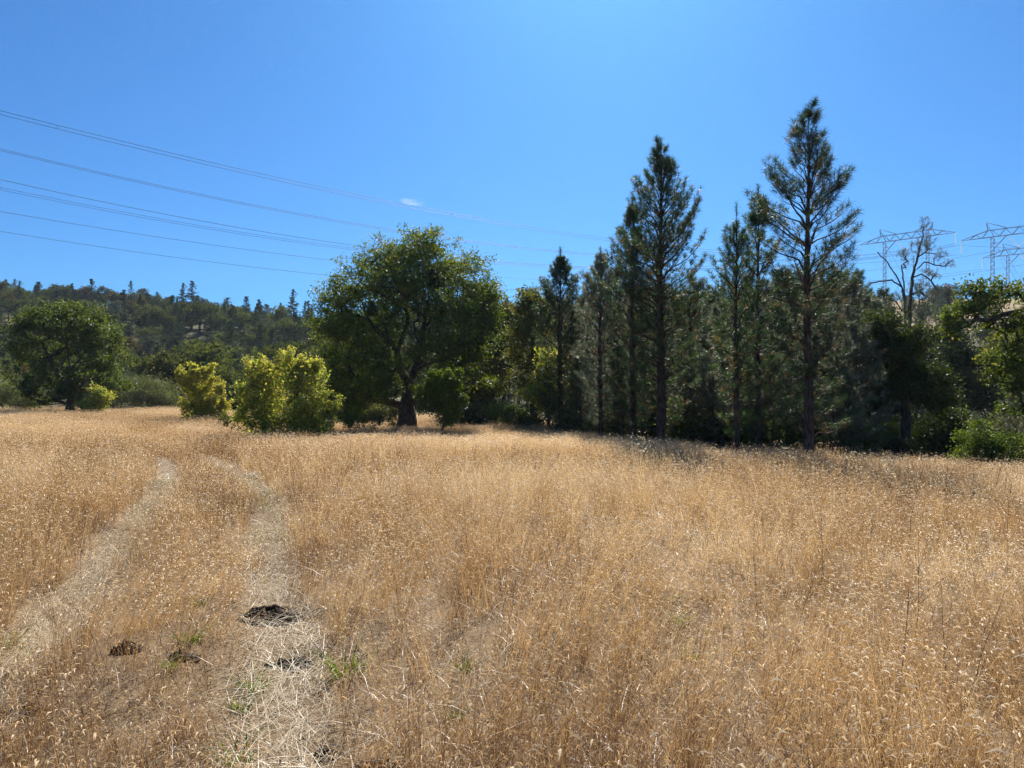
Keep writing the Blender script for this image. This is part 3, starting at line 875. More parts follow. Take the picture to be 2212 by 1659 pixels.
US = [(1060, 52, 1.4), (1020, 50, 1.2), (1100, 50, 1.5), (1130, 46, 1.2), (1230, 40, 1.2), (1270, 40, 1.4), (1320, 38, 1.3), (1390, 36, 1.2), (1480, 33, 1.3), (1510, 32, 1.4), (1545, 32, 1.1), (1620, 32, 1.2),
      (1690, 30, 1.0), (1710, 33, 1.4), (1800, 32, 1.3), (1840, 31, 1.2), (700, 56, 1.6), (760, 58, 1.8), (830, 56, 1.5), (990, 54, 1.3), (1570, 36, 1.5), (1450, 38, 1.6), (1350, 42, 1.6), (650, 62, 1.8), (590, 66, 2.0), (510, 70, 2.2),
      (1900, 40, 1.5), (1940, 44, 1.6), (1985, 42, 1.5), (2020, 38, 1.3), (2060, 36, 1.4), (2100, 36, 1.3), (2180, 33, 1.2), (2205, 30, 1.0), (1970, 50, 1.8), (2050, 46, 1.7), (2130, 44, 1.6), (1880, 48, 1.8), (1910, 55, 2.0), (2160, 52, 1.8)]
for k, (x, d, s) in enumerate(US):
    b = gp(x, d)
    src = sproto[k % 3]
    sc = (s * rr.uniform(0.9, 1.2), s * rr.uniform(0.9, 1.3))
    where = 'behind the live oak and bright bush' if x > 1870 else 'under the pines' if x > 1210 else 'between the great oak and the first pine' if x > 900 else 'left of the great oak trunk'
    lab = 'low shrub in the shade ' + where
    if k < 3:
        src.location = b; src.scale = (sc[0], sc[0], sc[1]); src['label'] = lab; src['group'] = 'shaded shrubs ' + where
    else:
        copy_tree(src, b, rr.uniform(0, 6), sc, lab, 'shaded shrubs ' + where)

# ------------------------------------------------------------------ right side
d = 36.0
b = gp(1955, d)
tree('live_oak', b, [[b, P(1955, 900, d), P(1950, 840, d), P(1945, 780, d), P(1930, 720, d)], [P(1950, 860, d), P(1935, 895, d - 1.5), P(1900, 892, d - 2.2), P(1870, 905, d - 2.6), P(1855, 918, d - 2.8)],
                     [P(1945, 780, d), P(1985, 800, d), P(2020, 850, d), P(2040, 900, d)], [P(1945, 780, d), P(1905, 770, d), P(1885, 800, d)]],
     [LB(1925, 730, d, 50, 45, 60), LB(1965, 770, d, 60, 50, 70), LB(1905, 790, d, 45, 50, 60), LB(2005, 830, d, 45, 50, 55), LB(2030, 890, d, 28, 40, 40), LB(1950, 830, d, 60, 40, 60),
      LB(1900, 690, d, 30, 30, 40), LB(1890, 860, d, 30, 30, 40)],
     760, 46, 0.13, 0.38, M['live_oak'], M['bark_oak'], 'dark rounded live oak with a low drooping bare limb, right of the tallest pine', base_r=0.24, seed=71)
simple('dark_bush', 2035, 30, 900, [(2035, 935, 34, 34), (2060, 920, 34, 26), (2010, 960, 30, 20), (2075, 950, 24, 30)], 260, 40, 0.10, 0.3, 'live_oak', 'dark evergreen bush between the live oak and the bright green bush', 72, 'bush', 0.07)
simple('bright_bush', 2140, 27, 930, [(2120, 965, 38, 28), (2160, 960, 40, 30), (2190, 970, 32, 26), (2085, 925, 26, 22), (2130, 990, 50, 16)], 300, 40, 0.085, 0.25, 'bright', 'bright green leafy bush low at the right border of the meadow', 73, 'bush', 0.06)
simple('dark_bush', 1935, 31, 960, [(1930, 968, 28, 14), (1955, 975, 22, 12)], 120, 36, 0.10, 0.26, 'shade_shrub', 'low dark bush in front of the live oak trunk', 74, 'bush', 0.04)
for k, (x, d, yt, w, lab) in enumerate([(2115, 27.5, 893, 26, 'little silvery grey pine growing out of the bright green bush'), (2195, 38, 790, 38, 'silvery grey pine sapling at the right border behind the bright bush')]):
    b = gp(x, d); h = px_h(yt, b, d)
    pine('pine_sapling', b, lab, 180 + k, h=h, base_r=0.04, prof=prof_cone(w * d / F, 0.8, 0.8), whorl=0.26, z0=0.08, live=0.05, per=24, length=0.16, width=0.012, sub=0.5, mat='grey_needle', bark='bark_grey')
# oak whose limb arches in from the right border
d = 31.0
b = gp(2345, d)
tree('arching_oak', b, [[b, P(2345, 860, d), P(2335, 780, d), P(2300, 720, d), P(2250, 685, d), P(2212, 668, d), P(2165, 680, d), P(2125, 694, d), P(2105, 690, d)],
                        [P(2165, 680, d), P(2160, 655, d), P(2150, 640, d)], [P(2335, 780, d), P(2280, 790, d), P(2230, 770, d), P(2190, 800, d)],
                        [P(2335, 780, d), P(2360, 680, d), P(2350, 600, d)], [P(2105, 690, d), P(2075, 710, d), P(2050, 725, d)], [P(2230, 770, d), P(2210, 730, d + 1), P(2190, 715, d + 1)]],
     [LB(2125, 622, d, 32, 28, 40), LB(2105, 650, d, 48, 26, 50), LB(2078, 682, d, 44, 24, 45), LB(2155, 645, d, 44, 26, 50), LB(2180, 700, d, 40, 30, 50), LB(2055, 705, d, 22, 18, 30), LB(2200, 700, d, 30, 18, 40), LB(2190, 740, d, 34, 34, 50),
      LB(2175, 800, d, 32, 42, 50), LB(2215, 830, d, 34, 46, 50), LB(2280, 620, d, 70, 60, 90), LB(2340, 700, d, 90, 80, 110), LB(2270, 760, d, 60, 60, 80), LB(2400, 780, d, 80, 80, 90), LB(2190, 870, d, 22, 30, 30)],
     1250, 27, 0.14, 0.32, M['oak'], M['bark_oak'], 'oak with a dark arching limb reaching in at the right border', base_r=0.35, seed=75)
# dark oaks further back on the right
for k, (x, d, yt, lob, mt, lab) in enumerate([
        (2080, 56, 700, [(2070, 750, 50, 45), (2100, 800, 45, 55), (2050, 820, 45, 50), (2090, 860, 50, 40)], 'live_oak', 'dark oak with bare lower stems behind the arching limb'),
        (2170, 60, 720, [(2170, 770, 50, 50), (2200, 830, 50, 50), (2140, 840, 45, 50)], 'olive', 'olive oak at the right border behind the arching limb, deep in the wood'),
        (2010, 60, 740, [(2000, 780, 45, 40), (2020, 830, 45, 50), (1980, 850, 40, 40)], 'live_oak', 'dark oak right behind the live oak with the drooping limb')]):
    simple('woodland_oak', x, d, yt, lob, 420, 38, 0.2, 0.6, mt, lab, 190 + k)

# grey pine with two stems and a broken snag
d = 62.0
gb = gp(1960, d)
def g_(x, y, dd=0.0): return P(x, y, d + dd)
r = np.random.default_rng(77)
gl = [[gb, g_(1962, 800), g_(1964, 715), g_(1966, 660), g_(1970, 600), g_(1982, 555), g_(1993, 510), g_(2000, 470)],
      [gb, g_(1952, 800), g_(1955, 715), g_(1954, 650), g_(1948, 620), g_(1930, 585), g_(1912, 562), g_(1895, 545)],
      [g_(1954, 650), g_(1953, 620), g_(1950, 590), g_(1948, 571)],
      [g_(1948, 620), g_(1925, 606), g_(1900, 608), g_(1880, 612)],
      [g_(1974, 590), g_(1995, 565), g_(2020, 572), g_(2040, 575), g_(2058, 560)],
      [g_(1982, 555), g_(2000, 545), g_(2020, 548)],
      [g_(1970, 600), g_(1990, 592), g_(2010, 605), g_(2020, 620)],
      [g_(1966, 640), g_(1985, 630), g_(2005, 640)]]
gl[1][0] = g_(1958, 850)
glob = [LB(2000, 485, d, 16, 26), LB(2005, 520, d, 16, 24), LB(1985, 530, d, 18, 22), LB(2030, 548, d, 18, 14), LB(2050, 568, d, 18, 12), LB(2010, 590, d, 24, 14), LB(1960, 565, d, 16, 18), LB(1985, 620, d, 30, 18), LB(2000, 640, d, 26, 18),
        LB(1930, 640, d, 26, 16), LB(1950, 545, d, 14, 12), LB(1968, 660, d, 34, 30), LB(1945, 690, d, 24, 30), LB(1990, 690, d, 30, 28), LB(2005, 730, d, 26, 26), LB(1930, 740, d, 26, 30)]
C, _ = lobe_points([(c - gb, s) for c, s in glob], 900, r, 0.5)
L = [[q - gb for q in l] for l in gl]
L[0][0] = np.array([0, 0, -0.15])
A, par, R = grow(L, C, r, base_r=0.26, tip=0.009, step=0.5)
nl = sum(len(resample(q, 0.5)) - (i > 0) for i, q in enumerate(L))
hz = A[:nl, 2] / A[:nl, 2].max()
R[:nl] = np.maximum(R[:nl], 0.018 + 0.15 * np.clip(1 - hz / 0.95, 0, 1) ** 0.9)
V, Q = tubes(A, par, R, 8)
e = empty('grey_pine', gb)
obj('trunk', np_mesh('trunk', V, Q, mats=[M['bark_pine']], smooth=True), e)
V, T_, t = tufts(C, unit(C - np.array([0, 0, 3.0])) + np.array([0, 0, 0.4]), r, 20, 0.36, 0.013)
obj('crown', np_mesh('crown', V, T=T_, tt=t, mats=[M['grey_needle']]), e)
tag(e, 'thin wispy grey pine with two stems and a broken snag against the sky', 'pine tree')

# ------------------------------------------------------------------ far trees on the hillside
def far_conifer(h, w, seed, mat, sparse=1.0, wide=0.85):
    r = np.random.default_rng(seed)
    C, D = [], []
    z = 0.10 * h
    while z < h * 0.99:
        f = z / h
        L0 = w * (1 - f) ** wide + 0.15
        for b in range(r.integers(5, 8)):
            if r.uniform() > sparse: continue
            az = r.uniform(0, 2 * PI); L = L0 * r.uniform(0.55, 1.1)
            for g in np.linspace(0.3, 1, max(2, int(L / 0.32))):
                C.append((math.cos(az) * L * g, math.sin(az) * L * g, z - 0.12 * L * g + 0.2 * L * g * g))
        z += 0.42 * r.uniform(0.8, 1.3) * (1.1 - 0.4 * f)
    C = np.array(C)
    V, Q, t = leaves(C, 0.26, 4, 0.42, r, flat=0.6, asp=0.45)
    A = np.stack([np.zeros(9), np.zeros(9), np.linspace(-0.6, h, 9)], 1)
    R = np.maximum(0.03, 0.018 * h * (1 - np.linspace(0, 1, 9)))
    TV, TQ = tubes(A, np.arange(9) - 1, R, 5)
    return np_mesh('far_conifer', np.concatenate([V, TV]), np.concatenate([Q, TQ + len(V)]), mq=np.concatenate([np.zeros(len(Q), int), np.ones(len(TQ), int)]),
                   tq=np.concatenate([t, np.zeros(len(TQ))]), mats=[M[mat], M['bark_pine']])


def far_broad(h, w, seed, mat, n=260, open_=False):
    r = np.random.default_rng(seed)
    lob = [((0, 0, h * 0.62), (w * 0.75, w * 0.75, h * 0.3))]
    for k in range(6):
        a = r.uniform(0, 2 * PI)
        lob.append(((math.cos(a) * w * 0.5, math.sin(a) * w * 0.5, h * r.uniform(0.45, 0.82)), (w * 0.45, w * 0.45, h * 0.17)))
    C, _ = lobe_points(lob, n, r, 0.4, 8)
    A, par, R = grow([[np.array([0, 0, -0.6]), np.array([0, 0, h * 0.35])]], C[:60], r, step=0.9, tip=0.03, base_r=0.03 * h)
    TV, TQ = tubes(A, par, R, 5)
    V, Q, t = leaves(C, 0.6, 10 if not open_ else 6, 0.42, r)
    return np_mesh('far_tree', np.concatenate([V, TV]), np.concatenate([Q, TQ + len(V)]), mq=np.concatenate([np.zeros(len(Q), int), np.ones(len(TQ), int)]),
                   tq=np.concatenate([t, np.zeros(len(TQ))]), mats=[M[mat], M['bark_oak']])


FC = [far_conifer(10, 2.9, 201, 'far_conifer', 0.9), far_conifer(12, 3.1, 202, 'far_conifer', 0.85), far_conifer(8, 2.8, 203, 'far_conifer', 0.9, 0.7), far_conifer(11, 2.5, 204, 'far_conifer', 0.75)]
FG = [far_conifer(9, 2.6, 211, 'far_grey', 0.85, 0.45), far_conifer(8, 2.4, 212, 'far_grey', 0.8, 0.4), far_broad(9, 2.4, 213, 'far_grey', 200, True)]
FO = [far_broad(7.5, 3.8, 221, 'far_oak'), far_broad(6.5, 3.6, 222, 'far_oak'), far_broad(8.5, 4.0, 223, 'far_oak', 300), far_broad(7, 3.6, 224, 'far_brown')]
KIND = {'hill_conifer': ('dark pointed conifer', 'conifer', 'dark conifers'), 'hill_grey_pine': ('pale grey-green pine', 'pine tree', 'pale grey pines'), 'hill_oak': ('rounded olive oak', 'tree', 'rounded oaks'),
        'hill_brown_oak': ('brownish rounded oak', 'tree', 'brownish oaks')}


def zone(xv, low):
    if xv > 1180: return 'on the right-hand hill under the pylons'
    if xv > 700: return 'on the slope behind the great oak'
    side = 'above the rounded oak' if xv < 280 else 'above the autumn shrubs'
    if low < 0.3: return 'at the foot of the far hill ' + side
    if low < 0.72: return 'midway up the far hill ' + side
    return 'high on the far hill ' + side


r = np.random.default_rng(91)


def far(kind, me, x, y, s, lab=None, sx=None, zn=''):
    o = obj(kind, me, loc=(x, y, float(H(x, y))))
    o.rotation_euler = (0, 0, r.uniform(0, 6.28))
    o.scale = ((sx or s), (sx or s), s)
    L = KIND[kind]
    if lab: tag(o, lab, L[1])
    else: tag(o, L[0] + ' ' + zn, L[1], L[2] + ' ' + zn)
    return o


placed = []
def try_place(x, y, gap):
    for (a, b_) in placed:
        if (a - x) ** 2 + (b_ - y) ** 2 < gap * gap: return False
    placed.append((x, y)); return True

todo = []
for _ in range(9000):
    xv = r.uniform(-120, 2330)
    D = np.interp(xv, SK_X, SK_D)
    y = 82 + (D + 8 - 82) * r.uniform(0, 1) ** 0.8
    if 1230 < xv < 1790 and y < D - 60: continue
    if xv > 1800 and y > D - 60: continue
    if xv > 1180 and y > D - 95 and r.uniform() < (0.96 if xv > 1850 else 0.5): continue
    x = (xv - CX) / F * y
    gap = 4.2 + 0.004 * y if xv < 1180 else 6.0
    if not try_place(x, y, gap): continue
    u = r.uniform()
    s = r.uniform(0.7, 1.25)
    low = (y - 82) / (D - 82)
    pc = 0.30 + 0.25 * low; pg = 0.20; s *= 1.0
    if xv > 1180: pc, pg = 0.2, 0.3
    if xv < 1000 and y > D - 40: pc = 0.55; s *= r.uniform(0.55, 0.9)
    zn = zone(xv, low)
    if u < pc: q = ('hill_conifer', FC[r.integers(4)], s * r.choice([0.7, 0.85, 1.0]))
    elif u < pc + pg: q = ('hill_grey_pine', FG[r.integers(3)], s * 0.95)
    elif r.uniform() < 0.8: q = ('hill_oak', FO[r.integers(3)], s)
    else: q = ('hill_brown_oak', FO[3], s)
    todo.append((q[2] / y, q, x, y, zn))
todo.sort(key=lambda q: -q[0])
seen, rest = {}, []
for (_, q, x, y, zn) in todo:
    seen[q[0]] = seen.get(q[0], 0) + 1
    if seen[q[0]] <= 210: far(q[0], q[1], x, y, q[2], zn=zn)
    else: rest.append((x, y, q[2], q[1]))
# small treetops packed along the ridge
for xv in np.arange(-60, 1060, 8.5):
    xv = xv + r.uniform(-3, 3)
    D = np.interp(xv, SK_X, SK_D) + r.uniform(-6, 2)
    x = (xv - CX) / F * D
    zn = 'along the ridge ' + ('above the rounded oak' if xv < 280 else 'above the autumn shrubs' if xv < 700 else 'behind the great oak')
    q = r.uniform()
    if q < 0.55: far('hill_conifer', FC[r.integers(4)], x, D, r.uniform(0.35, 0.68), zn=zn)
    elif q < 0.7: far('hill_grey_pine', FG[r.integers(3)], x, D, r.uniform(0.4, 0.65), zn=zn)
    else: far('hill_oak', FO[r.integers(3)], x, D, r.uniform(0.5, 0.8), zn=zn)
# skyline trees one can tell apart: column, top row, kind
for k, (xv, yt, kd, mi, w, lab) in enumerate([
        (12, 598, 'hill_conifer', 0, 1.1, 'dark conifer topping the ridge at the left border'),
        (32, 598, 'hill_conifer', 1, 1.2, 'dark conifer topping the ridge, second from the left border'),
        (80, 612, 'hill_conifer', 2, 1.5, 'broad dark conifer on the ridge above the rounded left oak'),
        (106, 615, 'hill_grey_pine', 0, 0.7, 'thin open pine on the ridge above the rounded left oak'),
        (243, 618, 'hill_grey_pine', 2, 1.1, 'umbrella-topped pine standing out highest on the left ridge'),
        (262, 624, 'hill_grey_pine', 2, 1.0, 'leaning wispy pine beside the umbrella-topped pine on the ridge'),
        (315, 634, 'hill_conifer', 2, 1.6, 'broad dark conifer on the ridge right of the umbrella-topped pine'),
        (400, 645, 'hill_conifer', 0, 1.0, 'dark conifer on the ridge, tallest of a tight row mid-slope'),
        (500, 652, 'hill_conifer', 3, 1.2, 'pointed conifer on the ridge, first of the spaced trio above the yellow shrub'),
        (537, 652, 'hill_conifer', 1, 1.2, 'pointed conifer on the ridge, middle of the spaced trio above the yellow shrub'),
        (576, 652, 'hill_conifer', 2, 1.8, 'broad conifer on the ridge, biggest of the spaced trio above the yellow shrub'),
        (598, 664, 'hill_conifer', 0, 1.2, 'small conifer on the ridge just past the spaced trio'),
        (627, 675, 'hill_conifer', 3, 1.0, 'lone small conifer on the ridge nearest the great oak'),
        (1071, 630, 'hill_conifer', 1, 1.4, 'pointed conifer showing over the ridge just right of the great oak')]):
    D = np.interp(xv, SK_X, SK_D) - 3
    x = (xv - CX) / F * D
    hh = {'hill_conifer': [10, 12, 8, 11], 'hill_grey_pine': [9, 8, 9]}[kd][mi]
    me = (FC if kd == 'hill_conifer' else FG)[mi]
    s = (zt(yt + 5, D) - float(H(x, D))) / hh
    far(kd, me, x, D, s, lab, sx=w * 0.85)

# ------------------------------------------------------------------ pylons, wires, works on the right hill
def bars(segs, rad):
    """square steel members between pairs of points"""
    a = np.array([s[0] for s in segs], float); b_ = np.array([s[1] for s in segs], float)
    A = np.stack([a, b_], 1).reshape(-1, 3)
    par = np.full(len(A), -1); par[1::2] = np.arange(0, len(A), 2)
    n = len(a); dv = unit(b_ - a)
    ref = np.where(np.abs(dv[:, 2:3]) > 0.9, np.array([[1.0, 0, 0]]), np.array([[0, 0, 1.0]]))
    u = unit(np.cross(dv, ref)); w = np.cross(dv, u)
    off = [(1, 1), (-1, 1), (-1, -1), (1, -1)]
    V = np.concatenate([np.stack([p + rad * (i * u + j * w) for i, j in off], 1) for p in (a, b_)], 1).reshape(-1, 3)
    base = np.arange(n)[:, None] * 8
    fs = np.array([[0, 1, 5, 4], [1, 2, 6, 5], [2, 3, 7, 6], [3, 0, 4, 7], [3, 2, 1, 0], [4, 5, 6, 7]])
    return V, (base[:, None] + fs[None]).reshape(-1, 4)


def lattice(p0, p1, w0, w1, n, side):
    """four-legged lattice mast or boom"""
    p0, p1 = np.array(p0, float), np.array(p1, float)
    dv = unit(p1 - p0); s = np.array(side, float); t = np.cross(dv, s)
    segs = []
    rings = []
    for i in range(n + 1):
        f = i / n; w = w0 + (w1 - w0) * f; c = p0 + (p1 - p0) * f
        rings.append([c + w / 2 * (a * s + b * t) for a, b in ((1, 1), (-1, 1), (-1, -1), (1, -1))])
    for i in range(n):
        for k in range(4):
            segs.append((rings[i][k], rings[i + 1][k]))
            segs.append((rings[i][k], rings[i + 1][(k + 1) % 4]) if i % 2 else (rings[i][(k + 1) % 4], rings[i + 1][k]))
    return segs


def pylon(base, rz, label, hm=24.4, ms=9.0, arm=11.0):
    e = empty('power_pylon', base, rz)
    X = np.array([1.0, 0, 0])
    for s in (-1, 1):
        seg = lattice((s * ms, 0, -3), (s * ms, 0, hm), 1.15, 1.15, 18, (1, 0, 0))
        V, Q = bars(seg, 0.05)
        obj('mast', np_mesh('mast', V, Q, mats=[M['steel']]), e)
        seg = [((s * ms, 0, hm - 5.5), (s * (ms - 5.0), 0.6, hm + 0.2)), ((s * ms, 0, hm - 5.5), (s * (ms - 5.0), -0.6, hm + 0.2)), ((s * ms, 0, hm - 2.6), (s * (ms - 2.6), 0, hm - 2.6))]
        V, Q = bars(seg, 0.07); obj('knee_brace', np_mesh('knee_brace', V, Q, mats=[M['steel']]), e)
        seg = []
        for yy in (-0.7, 0.7):
            seg += [((s * (ms - 0.6), yy, hm), (s * (ms + 2.2), 0, hm + 6.2)), ((s * (ms + 1.6), yy, hm + 2.8), (s * (ms + 2.2), 0, hm + 6.2)),
                    ((s * (ms - 5), yy, hm + 3.0), (s * (ms + 2.2), 0, hm + 6.2))]
        V, Q = bars(seg, 0.07); obj('earth_wire_peak', np_mesh('earth_wire_peak', V, Q, mats=[M['steel']]), e)
    seg = []
    for yy in (-0.7, 0.7):
        seg.append(((-ms - arm, yy * 0.3, hm), (ms + arm, yy * 0.3, hm)) if False else ((-ms, yy, hm), (ms, yy, hm)))
        seg.append(((-ms - 1.6, yy, hm + 2.8), (ms + 1.6, yy, hm + 2.8)))
        for s in (-1, 1):
            seg += [((s * ms, yy, hm), (s * (ms + arm), 0, hm)), ((s * (ms + 1.6), yy, hm + 2.8), (s * (ms + arm), 0, hm + 0.15))]
            seg += [((s * (ms + 1.6), yy, hm + 2.8), (s * (ms + 3.6), yy * 0.7, hm)), ((s * (ms + 3.6), yy * 0.7, hm), (s * (ms + 6), yy * 0.5, hm + 1.5)), ((s * (ms + 6), yy * 0.5, hm + 1.5), (s * (ms + 8), yy * 0.25, hm))]
        n = 8
        for i in range(n):
            xa = -ms + 2 * ms * i / n; xb = -ms + 2 * ms * (i + 1) / n
            seg.append(((xa, yy, hm if i % 2 else hm + 2.8), (xb, yy, hm + 2.8 if i % 2 else hm)))
    for i in range(9):
        xa = -ms + 2 * ms * i / 8
        seg.append(((xa, -0.7, hm + 2.8), (xa, 0.7, hm + 2.8))); seg.append(((xa, -0.7, hm), (xa, 0.7, hm)))
    V, Q = bars(seg, 0.075)
    obj('cross_beam', np_mesh('cross_beam', V, Q, mats=[M['steel']]), e)
    strings = [((-ms - arm, 0, hm), (-ms - arm, 0, hm - 5.6)), ((ms + arm, 0, hm), (ms + arm, 0, hm - 5.6)), ((-4.0, 0, hm - 0.6), (0, 0, hm - 5.2)), ((4.0, 0, hm - 0.6), (0, 0, hm - 5.2))]
    for a, b_ in strings:
        a, b_ = np.array(a), np.array(b_)
        m = 48
        A = np.array([a + (b_ - a) * i / m for i in range(m + 1)])
        R = np.where(np.arange(m + 1) % 2 == 0, 0.11, 0.20)
        V, Q = tubes(A, np.arange(m + 1) - 1, R, 8)
        obj('insulator_string', np_mesh('insulator_string', V, Q, mats=[M['insulator']]), e)
    seg = []
    for s in (-1, 1):
        for yy in (-1, 1):
            seg.append(((s * ms, 0, hm - 0.5), (s * (ms - 11), yy * 15, -4)))
    V, Q = bars(seg, 0.025)
    obj('guy_wire', np_mesh('guy_wire', V, Q, mats=[M['wire']]), e)
    tag(e, label, 'pylon')
    return e


RZ = math.radians(-43)
def pyl(xv, d, ypk, label):
    """mast column xv and peak row ypk of its left mast"""
    c, s = math.cos(RZ), math.sin(RZ)
    left = P(xv, ypk, d)
    ctr = left + np.array([9.0 * c, 9.0 * s, 0])
    base = np.array([ctr[0], ctr[1], left[2] - 30.6])
    pylon(base, RZ, label)
    def w(x, y, z): return base + np.array([x * c - y * s, x * s + y * c, z])
    return w

T1 = pyl(1911, 345, 494, 'steel lattice pylon behind the wispy grey pine')
T2 = pyl(2144, 300, 479, 'large steel lattice pylon at the right border, higher of the two there')
T3 = pyl(2177, 372, 525, 'smaller steel lattice pylon at the right border, lower and behind')


def wire_obj(name, strands, rad, label, spacers=()):
    e = empty(name, strands[0][len(strands[0]) // 2])
    o = np.array(e.location)
    for s in strands:
        A = np.asarray(s) - o
        V, Q = tubes(A, np.arange(len(A)) - 1, np.full(len(A), rad), 5, 5)
        obj('wire', np_mesh('wire', V, Q, mats=[M['wire']]), e)
    for i in spacers:
        V, Q = bars([(strands[0][i] - o, strands[1][i] - o)], rad * 0.9)
        obj('spacer', np_mesh('spacer', V, Q, mats=[M['wire']]), e)
    tag(e, label, 'power line', 'power lines crossing the sky')
    return e


def span(pts, dl, end, n=60):
    """sagging wire: rows measured at columns, straight in plan from distance dl at the left border to the end point"""
    end = np.asarray(end, float)
    xr = CX + F * end[0] / end[1]
    xs, zs = [], []
    for (xv, yv) in pts:
        inv = 1 / dl + (1 / end[1] - 1 / dl) * xv / xr
        d = 1 / inv
        q = P(xv, yv, d); xs.append(q[0]); zs.append(q[2])
    xs.append(end[0]); zs.append(end[2])
    cf = np.polyfit(xs, zs, 2, w=[1] * len(pts) + [3])
    q0 = P(0, 0, dl)
    X = np.linspace(q0[0] - 60, end[0], n)
    f = (X - q0[0]) / (end[0] - q0[0])
    Y = dl + (end[1] - dl) * f
    return np.stack([X, Y, np.polyval(cf, X)], 1)


wl_, wr_, wm_ = T1(-20, 0, 18.8), T1(20, 0, 18.8), T1(0, 0, 19.2)
up = np.array([0, 0, 0.75])
a = span([(0, 241), (650, 391), (1310, 516)], 165, wl_ + up)
b_ = span([(0, 249), (650, 398), (1310, 521)], 165, wl_)
wire_obj('power_line', [a, b_], 0.055, 'highest pair of wires sloping across the sky', (12, 27, 40))
a = span([(0, 325), (575, 441), (1195, 544)], 180, wm_ + up * 0.4)
b_ = span([(0, 329), (575, 444), (1195, 547)], 180, wm_)
wire_obj('power_line', [a, b_], 0.05, 'second pair of wires from the top, meeting the crown of the oak', (13, 30))
a = span([(0, 392), (400, 466), (810, 533), (1180, 576)], 200, wr_ + up)
wire_obj('power_line', [a], 0.06, 'single wire third from the top, just above a close pair')
a = span([(0, 411), (270, 453), (755, 529), (1180, 580)], 200, wr_)
b_ = span([(0, 416), (270, 458), (755, 533), (1180, 583)], 200, wr_ - up * 0.4)
wire_obj('power_line', [a, b_], 0.045, 'close pair of wires fourth from the top, tight under a single wire', (9, 22))
a = span([(0, 457), (400, 520), (790, 571), (1170, 604)], 215, T3(-20, 0, 18.8))
wire_obj('power_line', [a], 0.055, 'single wire second from the bottom of the sky lines')
a = span([(0, 498), (400, 560), (720, 597), (1160, 626)], 230, T3(0, 0, 19.2))
wire_obj('power_line', [a], 0.055, 'lowest single wire crossing the sky above the hill')
def link(p, q, sag, n=20):
    f = np.linspace(0, 1, n)[:, None]
    return p + (q - p) * f - np.array([0, 0, 1.0]) * (4 * f * (1 - f)) * sag
wire_obj('power_line', [link(T2(-20, 0, 18.8), T2(-20, 0, 18.8) + np.array([-150, -30, -9.0]), 3)], 0.045, 'wire running left from the outer arm of the large border pylon')
wire_obj('power_line', [link(T2(0, 0, 19.2), T2(0, 0, 19.2) + np.array([-160, 30, -12.0]), 4)], 0.045, 'wire running left from the middle of the large border pylon')
wire_obj('power_line', [link(T3(0, 0, 19.2), T3(0, 0, 19.2) + np.array([150, 40, 6.0]), 3)], 0.045, 'wire running right from the middle of the smaller border pylon')
wire_obj('power_line', [link(T1(20, 0, 18.8), T1(20, 0, 18.8) + np.array([160, -60, -8.0]), 4)], 0.045, 'wire running right from the pylon behind the wispy grey pine')

# steel rack and pipes on the ridge
d = 262.0
rk = P(2053, 634, d)
e = empty('steel_rack', rk)
w = 12 * d / F; hgt = 22 * d / F
seg = []
for i in range(6):
    x = -w + 2 * w * i / 5
    seg += [((x, 0, -1.5), (x, 0, hgt * (1.0 - 0.06 * i))), ((x, 1.6, -1.5), (x, 1.6, hgt * (1.0 - 0.06 * i)))]
for z in (0.35, 0.68):
    for y in (0, 1.6): seg.append(((-w, y, hgt * z), (w, y, hgt * z * 0.9)))
V, Q = bars(seg, 0.07); obj('post', np_mesh('post', V, Q, mats=[M['steel']]), e)
seg = []
for y in (0, 1.6): seg.append(((-w, y, hgt), (w, y, hgt * 0.7)))
V, Q = bars(seg, 0.13); obj('top_rail', np_mesh('top_rail', V, Q, mats=[M['steel']]), e)
tag(e, 'small open steel rack on the ridge left of the arching oak', 'rack')
e = empty('pipe_stack', P(2174, 628, d))
for k in range(5):
    A = np.array([[-5.5 + 0.5 * k, 0.5 * k, -0.2 + 0.28 * (k % 3)], [5.5 + 0.3 * k, 0.4 * k, 1.2 + 0.28 * (k % 3)]])
    V, Q = tubes(A, np.array([-1, 0]), np.array([0.22, 0.22]), 8)
    obj('pipe', np_mesh('pipe', V, Q, mats=[M['panelgrey'] if k % 2 else M['rust']]), e)
tag(e, 'slanting stack of pale pipes on the ridge at the right border', 'pipes')
e = empty('parked_trailer', P(2064, 640, d - 3))
V, Q = bars([((-3, 0, 1.0), (3, 0, 1.0))], 0.55); obj('body', np_mesh('body', V, Q, mats=[M['panelgrey']]), e)
for x in (-1.6, 1.6):
    a_ = np.linspace(0, 2 * PI, 13)
    V, Q = bars([((x + 0.4 * math.cos(p), -0.5, 0.2 + 0.4 * math.sin(p)), (x + 0.4 * math.cos(q), -0.5, 0.2 + 0.4 * math.sin(q))) for p, q in zip(a_[:-1], a_[1:])], 0.1)
    obj('wheel', np_mesh('wheel', V, Q, mats=[M['weed']]), e)
V, Q = bars([((3, 0, 0.7), (5, 0, 0.5))], 0.08); obj('tow_bar', np_mesh('tow_bar', V, Q, mats=[M['steel']]), e)
tag(e, 'small pale trailer on the ridge below the steel rack', 'trailer')

